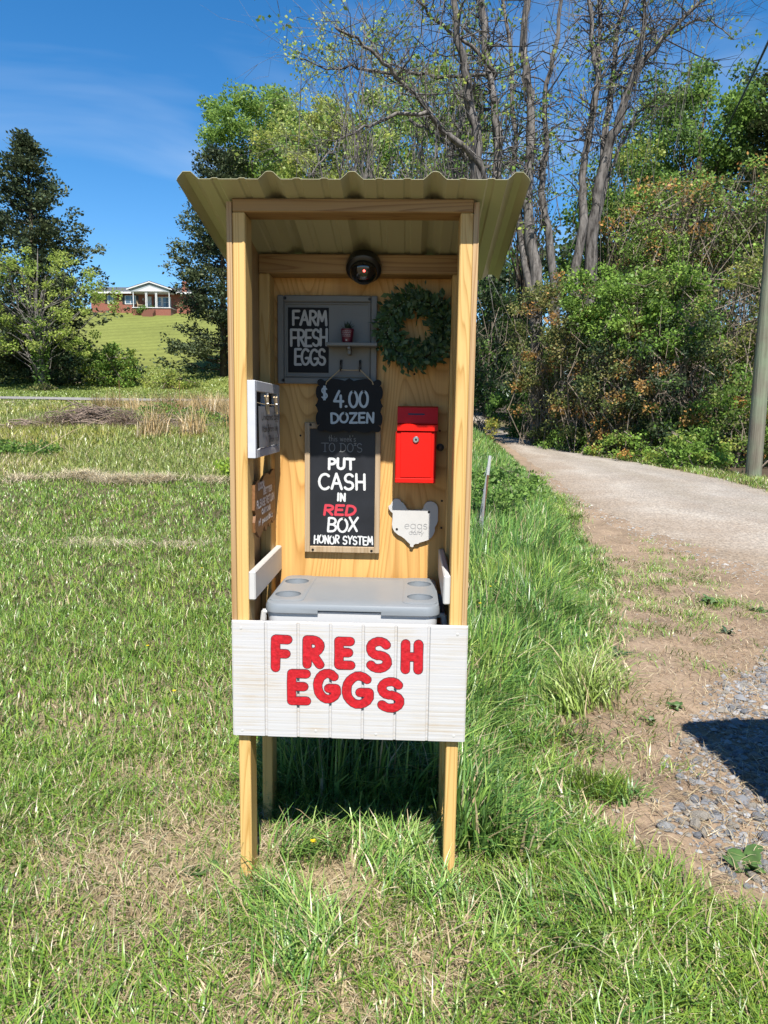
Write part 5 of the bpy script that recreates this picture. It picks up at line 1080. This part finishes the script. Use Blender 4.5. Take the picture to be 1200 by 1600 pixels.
# windrows of dead cut grass
def windrow(name,pts,w,hgt,n,seed,pal=STRAW,bl=.28,bw=.010):
    rg=np.random.default_rng(seed); pts=np.array(pts,float); t=rg.uniform(0,len(pts)-1.001,n); i=t.astype(int); f=(t-i)[:,None]; p=pts[i]*(1-f)+pts[i+1]*f; lum=.2+1.2*fnoise(t*2.2,t*0+seed,1,7); t=t[(keep:=(rg.random(n)<ss(.30,.58,fnoise(t*1.6,t*0+seed*3.1,1,9))+.08))]; p=p[keep]; lum=lum[keep]; n=len(t)
    off=rg.normal(0,w*.42,n); x=p[:,0]+rg.normal(0,.05,n); y=p[:,1]+off; P=at_(x,y); P[:,2]+=rg.random(n)*hgt*lum*np.exp(-(off/(w*.5))**2)
    return blades(name,P,bl*rg.uniform(.4,1.2,n),bw*rg.uniform(.5,1.3,n),rg.uniform(0,6.283,n),rg.uniform(1.3,2.2,n),pick(rg,pal,n,.3),M_grass,2,seed=seed)
HAY=np.array([(.50,.43,.29),(.44,.36,.23),(.56,.49,.35)])
windrow('dry_hay',[(-6.7,9.9),(-5.9,10.1),(-5.5,10.3),(-5.0,9.9),(-4.3,10.0),(-3.8,10.1),(-3.0,10.2)],.34,.12,3600,71,HAY)
windrow('dry_hay',[(-4.3,5.4),(-3.7,5.45),(-3.3,5.55),(-2.7,5.5),(-2.0,5.6)],.22,.035,1000,72,HAY,bl=.16,bw=.007)
# brush pile of dead sticks
rgb=np.random.default_rng(81); PB=thing('brush_pile',(-10.2,20.6,float(H(-10.2,20.6))),'heap of dead grey-brown brush lying in the rough field','brush pile'); mb=MB()
for cx,cy,rx,ry,hh,nn in ((-10.0,20.9,1.7,.8,.62,230),(-7.3,20.2,1.3,.4,.28,60),(-11.6,19.3,.7,.4,.25,40)):
    for _ in range(nn):
        a=rgb.uniform(0,6.28); r=abs(rgb.normal(0,.55)); px_,py_=cx+rx*r*math.cos(a),cy+ry*r*math.sin(a); z=float(HB(px_,py_))+hh*math.exp(-r*r)*rgb.uniform(.15,1); L_=rgb.uniform(.5,1.5); an=rgb.normal(.25,.6); d=np.array((math.cos(an),math.sin(an)*.6,rgb.normal(-.02,.18)))*L_/2
        p=np.array((px_,py_,z)); rr_=rgb.uniform(.007,.02); mb.tube(limb_pts(p-d,p+d,rgb,4,.04,.06),[rr_,rr_*.9,rr_*.7,rr_*.4],4,cap=False)
tag(obj('sticks',mb,plain('dead_brush',(.30,.22,.17),.9,noise=.4,nscale=2),PB),kind='stuff')
windrow('brush_litter',[(-11.8,20.2),(-10.5,20.8),(-9.4,20.9),(-8.6,20.5)],1.0,.55,2600,82,np.array([(.22,.16,.12),(.28,.21,.16),(.16,.12,.08)]),.5,.018)
obj_st=MB(); obj_st.tube([(-7.9,12.9,.56),(-7.2,13.3,1.05),(-6.5,13.9,1.45)],[.007,.006,.003],5)
tag(obj('dead_stalk',obj_st,M_rope,loc=(-7.9,12.9,.56)),'single long dead pale stalk slanting up in the field, far left','stalk')

# gravel patch and stones on the verge
M_stone=[]
for i,(a,b_) in enumerate((((.24,.25,.27),(.40,.41,.43)),((.30,.31,.32),(.50,.50,.50)),((.17,.18,.20),(.33,.34,.37)),((.34,.31,.27),(.46,.42,.37)))): M_stone.append(bark('grey_stone_%s'%'abcd'[i],a,b_,9,1.0))
def stone_bm(rr,sub=1):
    bm=bmesh.new(); bmesh.ops.create_icosphere(bm,subdivisions=sub,radius=1)
    s=Vector((rr.uniform(.8,1.3),rr.uniform(.6,1.0),rr.uniform(.4,.7)))
    planes=[(Vector((rr.gauss(0,1),rr.gauss(0,1),rr.gauss(0,1))).normalized(),rr.uniform(.55,.85)) for _ in range(7)]
    for v in bm.verts:
        for nn,d in planes:
            q=v.co.dot(nn)
            if q>d: v.co-=nn*(q-d)
        v.co*=rr.uniform(.94,1.06); v.co=Vector((v.co.x*s.x,v.co.y*s.y,v.co.z*s.z))
    return bm
rr=random.Random(91); protos=[]
for i in range(10):
    me=bpy.data.meshes.new('stone'); bm=stone_bm(rr,2 if i<4 else 1); bm.to_mesh(me); bm.free(); me.materials.append(M_stone[i%4]); protos.append(me)
def in_gravel(x,y):
    # stony area at the right: a wedge widening away from the viewer
    a=np.interp(y,[.0,.2,.5,.85,1.5,2.1,2.8,3.6],[1.33,1.22,1.22,1.36,1.72,2.15,2.75,3.6])
    return (x-a)+.25*(fnoise(x,y,2.5,93)-.5)
cnt=0; placed=[]
for k in range(9000):
    if cnt>=290: break
    x=rr.uniform(1.1,2.6); y=rr.uniform(.02,2.2)
    if in_gravel(x,y)<.10*rr.random()-.05 or x-.184>(.56)*(y+2.35): continue
    s=rr.choice([.011,.013,.016,.019,.023,.029,.036]) * (1.15 if y<.75 else .8)
    if y>1.1 and rr.random()<.6: continue
    if any((x-a)**2+(y-b_)**2<(.68*(s+c))**2 for a,b_,c in placed): continue
    placed.append((x,y,s)); o=bpy.data.objects.new('stone',rr.choice(protos[:4])); COL.objects.link(o); o.parent=GROUND
    o.location=(x,y,float(HB(x,y))+s*.18); o.rotation_euler=(rr.uniform(-.3,.3),rr.uniform(-.3,.3),rr.uniform(0,6.28)); o.scale=(s,s,s); cnt+=1
def pebbles(name,n,sampler,size,cols,seed,squash=.5):
    rg=np.random.default_rng(seed); x,y=sampler(rg,n); n=len(x); ico=np.array([(0,0,1),(.9,0,.1),(.28,.85,-.1),(-.73,.53,.15),(-.73,-.53,-.1),(.28,-.85,.1),(0,0,-.8)]); F=np.array([(0,1,2),(0,2,3),(0,3,4),(0,4,5),(0,5,1)])
    s=size*rg.lognormal(0,.45,n); a=rg.uniform(0,6.283,n); J=ico[None]*rg.uniform(.7,1.3,(n,7,3)); ca,sa=np.cos(a)[:,None],np.sin(a)[:,None]
    X=J[:,:,0]*ca-J[:,:,1]*sa*.75; Y=J[:,:,0]*sa+J[:,:,1]*ca*.75; V=np.stack([X,Y,J[:,:,2]*squash],-1)*s[:,None,None]+np.stack([x,y,HB(x,y)+s*.1],-1)[:,None]
    F=(F[None]+(np.arange(n)*7)[:,None,None]).reshape(-1,3); t=np.repeat(pick(rg,np.array(cols),n,.25),7,0)
    return tag(npmesh(name,V.reshape(-1,3),[F],t,M_peb),kind='stuff')
M_peb=leafmat('pebble',0,.9,.15)
def s_gravel(rg,n): x=rg.uniform(1.1,3.6,n); y=rg.uniform(-.05,4,n); m=(rg.random(n)<ss(-.10,.26,in_gravel(x,y))*(.45+.9*fnoise(x,y,3.5,98)))&(x<fx_(RN,y)+.5); return x[m],y[m]
def s_road(rg,n): x,y=wedge(rg,n,2.5,14,.1,.75); m=(x>fx_(RN,y)-.25)&(x<fx_(RF,y)); m&=rg.random(n)<np.where(x<fx_(RN,y)+.5,1,.6); return x[m],y[m]
def s_verge(rg,n): x,y=wedge(rg,n,.1,7,.1,.75); m=(strip_e(x,y)>.05)&(x<fx_(RN,y)+.2); return x[m],y[m]
GREY=[(.29,.295,.31),(.37,.37,.38),(.22,.23,.25),(.33,.305,.27)]
pebbles('gravel',32000,s_gravel,.0108,GREY,95); pebbles('road_stones',26000,s_road,.010,[(.44,.42,.39),(.36,.34,.32),(.50,.47,.43)],96,.4); pebbles('verge_pebbles',5000,s_verge,.0075,[(.36,.28,.2),(.40,.37,.33),(.30,.22,.15)],97)
x=rg.uniform(0,1,900); y=.3+(np.random.default_rng(8).random(900)**1.5)*14; x=fx_(STRIP,y)+rg.normal(-.05,.10,900)*(1+.12*y); m=fnoise(x,y,2.0,77)>.45; tufts('fringe_grass',np.stack([x[m],y[m]],-1),26,.11,.0085,np.concatenate([GREENS,TALL]),610,.06,(.5,1.5),2,dry=.25)
x=rg.uniform(0,1,700); y=10+rg.random(700)*14; x=fx_(RF,y)+np.abs(rg.normal(0,.45,700))-.05; tufts('fringe_grass',np.stack([x,y],-1),26,.14,.015,np.concatenate([GREENS,FIELD]),611,.12,(.4,1.4),2,dry=.2)
BROWN=np.array([(.25,.155,.09),(.19,.115,.065),(.31,.215,.125),(.37,.28,.18)])
x,y=wedge(rg,42000,.1,6.5,.05,.66); m=(strip_e(x,y)>-.08)&(x<fx_(RN,y)-.02)&(rg.random(42000)>ss(-.05,.2,in_gravel(x,y))*.5)&(rg.random(42000)<.25+.75*ss(.35,.6,fnoise(x,y,1.7,78))*ss(4.5,1.5,y)); x,y=x[m],y[m]; q=len(x); P=at_(x,y)+np.array((0,0,.003)); P[:,2]+=rg.uniform(0,.006,q)
blades('dirt_litter',P,.055*rg.uniform(.3,1.3,q),.0026*rg.uniform(.6,1.3,q),rg.uniform(0,6.283,q),rg.uniform(2.0,2.3,q),pick(rg,BROWN,q),M_grass,2,seed=79)
# thin grass islands and creeping weeds on the dirt
vc=[(x_,y_) for cx,cy,sx,sy,k in ((2.35,4.6,.35,.25,16),(2.6,4.4,.4,.2,12),(2.75,3.75,.22,.12,12),(2.6,3.5,.3,.1,6),(1.95,2.95,.25,.12,8),(2.2,3.7,.3,.2,14),(2.4,5.3,.4,.3,18),(2.9,4.9,.3,.3,12),(1.8,4.3,.2,.3,10),(1.45,3.0,.15,.3,8),(2.0,2.4,.3,.2,8),(1.3,1.4,.15,.15,6),(3.0,6.2,.25,.3,8),(1.75,3.6,.2,.3,6),(1.25,1.0,.08,.05,3),(2.3,3.1,.1,.1,3)) for x_,y_ in [(cx+rg.normal(0,sx),cy+rg.normal(0,sy)) for _ in range(k)]]
tufts('verge_grass',vc,34,.07,.006,GREENS,605,.07,(.6,1.5),2,dry=.2)
tufts('verge_grass',[(.93,.62),(.98,.66),(.90,.57),(1.02,.60)],110,.15,.0052,np.array([(.17,.25,.035),(.13,.21,.03)]),606,.032,(.2,.7),3,dry=.05)
tufts('verge_grass',[(1.05,.57),(1.10,.60)],40,.12,.008,TALL,607,.03,(.6,1.3),3)
x,y=wedge(rg,170,-.9,.30,.25,.62,.05); m=(x>.55)&(in_gravel(x,y)<-.05)&(strip_e(x,y)<.03); tufts('grass_tufts',np.stack([x[m],y[m]],-1),40,.11,.0068,GREENS,608,.05,(.5,1.3),3)
tufts('grass_tufts',[(1.15,1.62),(1.2,1.72),(1.08,1.5),(1.3,1.9),(1.22,1.55),(1.12,1.85),(1.02,1.42)],85,.25,.010,np.array([(.24,.33,.07),(.19,.28,.055),(.30,.36,.13)]),609,.06,(.2,1.0),3)
def rosette(name,label,x,y,n,L_,w,cols,seed,flat=.55):
    rr=random.Random(seed); z=float(HB(x,y)); mb=MB()
    for i in range(n):
        a=rr.uniform(0,6.283); l=L_*rr.uniform(.55,1.2); e=rr.uniform(.05,flat); px_,py_=x+rr.gauss(0,L_*.25),y+rr.gauss(0,L_*.25); d=Vector((math.cos(a)*math.cos(e),math.sin(a)*math.cos(e),math.sin(e))); s_=Vector((-math.sin(a),math.cos(a),rr.uniform(-.3,.3)))*w*rr.uniform(.7,1.2); p=Vector((px_,py_,z+.004)); dn=Vector((0,0,-l*.22))
        mb.add([p-s_*.2,p+s_*.2,p+d*l*.45+s_,p+d*l*.45-s_,p+d*l*.8+s_*.75+dn*.5,p+d*l*.8-s_*.75+dn*.5,p+d*l+dn],[(0,1,2,3),(3,2,4,5),(5,4,6)])
    return tag(obj(name,mb,cols,loc=(x,y,z)),label,'weed')
Wd=plain('weed_dark_leaf',(.045,.095,.035),.45,noise=.3,nscale=30); Wm=plain('weed_mid_leaf',(.08,.155,.035),.45,noise=.3,nscale=30)
rosette('plantain_weed','dark strap-leaved plantain lying alone on the bare dirt',1.50,2.36,34,.11,.010,Wd,1)
rosette('dock_weed','broad pale green weed patch on the dirt toward the road',2.68,3.73,30,.10,.022,Wm,2,.8)
rosette('dandelion_weed','small weed by the upper right edge of the dirt, nearest the right frame edge',2.98,3.55,18,.08,.016,Wm,3,.8)
rosette('clover_weed','small round-leaved weed at the tip of the dark shadow',1.60,1.52,16,.05,.017,Wm,4,.9)
rosette('clover_weed','small weed cluster just left of the dark shadow on the dirt',1.42,1.36,10,.06,.015,Wm,5,.9)
rosette('plantain_weed','narrow dark weed on the dirt between the plantain and the road',2.50,2.98,16,.09,.008,Wd,6,.7)
rosette('plantain_weed','dark plantain at the edge of the long grass beside the dirt',1.15,1.98,20,.11,.010,Wd,7,.9)
rosette('broadleaf_weed','broad-leaved weed beside the gravel at the right edge',1.36,.17,16,.085,.024,Wm,8,.9)
rosette('broadleaf_weed','two-leaved light green weed in front of the left front leg',-.50,.02,5,.075,.026,Wm,9,.8)
rosette('dock_weed','pale broad weed between the grass strip and the road, behind the T-post side',1.98,5.6,20,.14,.030,Wm,10,.9)
for i,(x,y,l_) in enumerate(((.28,.26,'yellow buttercup beside the right front leg'),(-.12,.07,'yellow buttercup in the grass between the two front legs'),(.76,2.80,'yellow buttercup in the tall grass, upper one right of the front board'),(.64,2.3,'yellow buttercup in the tall grass touching the right edge of the front board'),(-1.71,4.22,'yellow buttercup in the lawn, upper one left of the cooler'),(-1.01,1.33,'yellow buttercup in the lawn left of the front board'),(-1.41,2.04,'yellow buttercup in the lawn, farther left and higher than the front board'))):
    z=float(HB(x,y)); hh=.10 if x<0 or y<1 else .34; T=thing('buttercup',(x,y,z),l_,'flower','buttercups in the grass'); obj('stem',MB().tube([(x,y,z),(x+.004,y,z+hh*.5),(x,y,z+hh)],.0012,5),Wm,T)
    mb=MB(); c=Vector((x,y,z+hh))
    for k in range(5):
        a=k*1.2566; d=Vector((math.cos(a),math.sin(a),.55)).normalized(); s_=Vector((-math.sin(a),math.cos(a),0))*.0055; mb.add([c,c+d*.008+s_,c+d*.013,c+d*.008-s_],[(0,1,2,3)])
    obj('petals',mb,plain('yellow_petal',(.80,.55,.01),.4),T)

# ================================================================== posts, pole, cable
def tpost(name,x,y,h,label,cat,lean=(0,0),white=.18,group=None):
    z=float(HB(x,y)); T=thing(name,(x,y,z),label,cat,group); top=Vector((x+lean[0],y+lean[1],z+h)); b_=Vector((x,y,z-.1)); q=b_+(top-b_)*(1-white)
    obj('shaft',MB().tube([b_,q],[.017,.017],6),M_rust,T); obj('painted_tip',MB().tube([q,top],[.019,.019],6),plain('worn_white_tip',(.60,.60,.58),.7,noise=.2,nscale=60),T); return T,top
TP,tt=tpost('fence_post',1.01,6.33,1.03,'rusty steel T-post with a white painted tip, leaning beside the tall grass','fence post',(.10,0),.20)
mb=MB()
for k in range(6):
    z=tt.z-.1-k*.15; mb.tube([(1.09-.015*k,6.33,z),(.98,5.6,z-.06),(.90,4.9,z-.02)],.0022,4)
for k in range(9): yy=6.2-.16*k; mb.tube([(1.085-.0-(6.33-yy)*.11,yy,tt.z-.12),(.985-(6.33-yy)*.06,yy,tt.z-.88)],.0016,4)
tag(obj('wire_fence',mb,plain('galvanised_wire',(.42,.42,.43),.5,.6),loc=(1.0,5.6,.05)),'sagging galvanised field wire fixed to the leaning T-post','wire fence')
tpost('fence_post',-15.2,35.6,1.15,'thin rusty fence post by the lane, nearer the ivy-clad tree','fence post',(0,0),.0001,'thin posts along the lane')
tpost('fence_post',-12.0,35.6,1.12,'thin rusty fence post by the lane, nearer the stand','fence post',(0,0),.0001,'thin posts along the lane')
z=float(H(-8.6,33.5)); mb=MB().box(-8.75,-8.55,33.4,33.6,z-.2,z+1.25,.02); tag(obj('wooden_post',mb,plain('red_brown_post',(.13,.055,.04),.9,noise=.3,nscale=5),loc=(-8.65,33.5,z)),'short red-brown wooden post at the lane just left of the stand','fence post')
px0,py0=7.84,14.2; z=float(H(px0,py0)); PO=thing('utility_pole',(px0,py0,z),'weathered grey-green round wooden utility pole beside the road','utility pole')
M_pole=bark('weathered_pole',(.15,.125,.095),(.31,.29,.22),16,.05)
n=M_pole.node_tree; b=n.nodes['Principled BSDF']
zz=n.nodes.new('ShaderNodeTexNoise'); zz.inputs['Scale'].default_value=1.4; zz.inputs['Detail'].default_value=5; tt_=n.nodes.new('ShaderNodeTexCoord'); n.links.new(tt_.outputs['Object'],zz.inputs['Vector'])
rp=n.nodes.new('ShaderNodeValToRGB'); rp.color_ramp.elements[0].position=.42; rp.color_ramp.elements[1].position=.62; rp.color_ramp.elements[1].color=(.62,.62,.62,1); n.links.new(zz.outputs['Fac'],rp.inputs['Fac'])
mx=n.nodes.new('ShaderNodeMix'); mx.data_type='RGBA'; mx.inputs['B'].default_value=(.155,.205,.13,1); src=b.inputs['Base Color'].links[0].from_socket; n.links.new(src,mx.inputs['A']); n.links.new(rp.outputs[0],mx.inputs['Factor']); n.links.new(mx.outputs['Result'],b.inputs['Base Color'])
obj('pole',MB().tube([(px0,py0,z-.6),(px0-.01,py0,z+3),(px0,py0,z+6),(px0+.02,py0,z+10.4)],[.168,.158,.145,.125],20),M_pole,PO,smooth=40)
mb=MB(); P0,P1=np.array((7.78,14.06,10.25)),np.array((17.0,43.0,16.4)); mb.tube([tuple(P0+(P1-P0)*t-np.array((0,0,.35*math.sin(math.pi*t)))) for t in np.linspace(0,1,14)],.034,6)
tag(obj('utility_cable',mb,M_black,loc=tuple(P0)),'thick black overhead cable slanting down at the upper right','cable')

# ================================================================== the parked car whose shadow falls on the gravel (outside the frame)
def car():
    T=thing('parked_car',(2.55,-1.9,0),'dark grey boxy car parked on the gravel beside the stand, casting the dark shadow','car')
    ang=rad(8); cx,cy=1.665,.33; ca,sa=math.cos(ang),math.sin(ang)
    mp_=lambda u,v,w: (cx+u*ca-v*sa, cy+u*sa+v*ca, w)   # u across from the left side, v forward (negative), w up
    paint=plain('dark_grey_car_paint',(.05,.055,.06),.25,coat=.8); glass=plain('car_glass',(.02,.025,.03),.05); rub=plain('tyre_rubber',(.02,.02,.02),.8)
    WD=1.78
    prof=[(0,.30),(0,.85),(-.015,1.05),(-.06,1.55),(-.14,1.63),(-2.5,1.64),(-3.1,1.14),(-4.2,1.0),(-4.35,.80),(-4.35,.32)]
    mb=MB(); secs=[]
    for u,ins in ((0,.05),(.04,.0),(WD-.04,.0),(WD,.05)):
        secs.append([mp_(u,min(0,v)+(-ins if v>-.5 else (ins if v<-4 else 0)),w-(ins*.6 if w>1.2 else 0)) for v,w in prof])
    n=len(prof)
    for s_ in secs: mb.v+=s_
    for j in range(3):
        for i in range(n): k=(i+1)%n; mb.f.append((j*n+i,j*n+k,(j+1)*n+k,(j+1)*n+i)); mb.m.append(0)
    mb.f+=[tuple(range(n))[::-1],tuple(range(3*n,4*n))]; mb.m+=[0,0]; body=obj('body',mb,paint,T)
    for u0,u1 in ((-.006,-.001),(WD+.001,WD+.006)):
        for q in ([(-.25,1.1),(-.3,1.5),(-1.15,1.52),(-1.15,1.1)],[(-1.22,1.1),(-1.22,1.52),(-2.4,1.52),(-2.9,1.1)]): obj('window',MB().prism(q,lambda v,w,d:mp_(d,v,w),u0,u1),glass,T)
        for q in ((-.2,-1.18),(-1.2,-2.5)): obj('door_handle',MB().prism([(q[0]-.62,.86),(q[0]-.46,.86),(q[0]-.46,.89),(q[0]-.62,.89)],lambda v,w,d:mp_(d,v,w),u0*2-.01 if u0<0 else u0,u0-.001 if u0<0 else u1+.012),paint,T)
    obj('rear_window',MB().prism([(.2,1.1),(WD-.2,1.1),(WD-.28,1.5),(.28,1.5)],lambda a,w,d:mp_(a,d-(w-1.05)*.09,w),-.012,.004),glass,T)
    for u in (.03,WD-.25): obj('tail_light',MB().prism([(u,.72),(u+.22,.72),(u+.22,.92),(u,.92)],lambda a,w,d:mp_(a,d,w),-.045,.008),plain('tail_light_red',(.35,.01,.01),.2),T)
    obj('bumper',MB().prism([(.05,.34),(WD-.05,.34),(WD-.05,.52),(.05,.52)],lambda a,w,d:mp_(a,d,w),-.05,.06),rub,T)
    for v in (-.85,-3.45):
        for u,sg in ((.0,-1),(WD,1)):
            c=Vector(mp_(u-sg*.10,v,.33)); axd=Vector(mp_(1,0,0))-Vector(mp_(0,0,0)); w=obj('wheel',MB().lathe([(.20,-.11),(.31,-.11),(.33,-.08),(.33,.08),(.31,.11),(.20,.11)],c,axd,24),rub,T,smooth=35); obj('rim',MB().lathe([(.02,-.112),(.19,-.10),(.19,.10),(.02,.112)],c,axd,14),M_metal,w)
car()
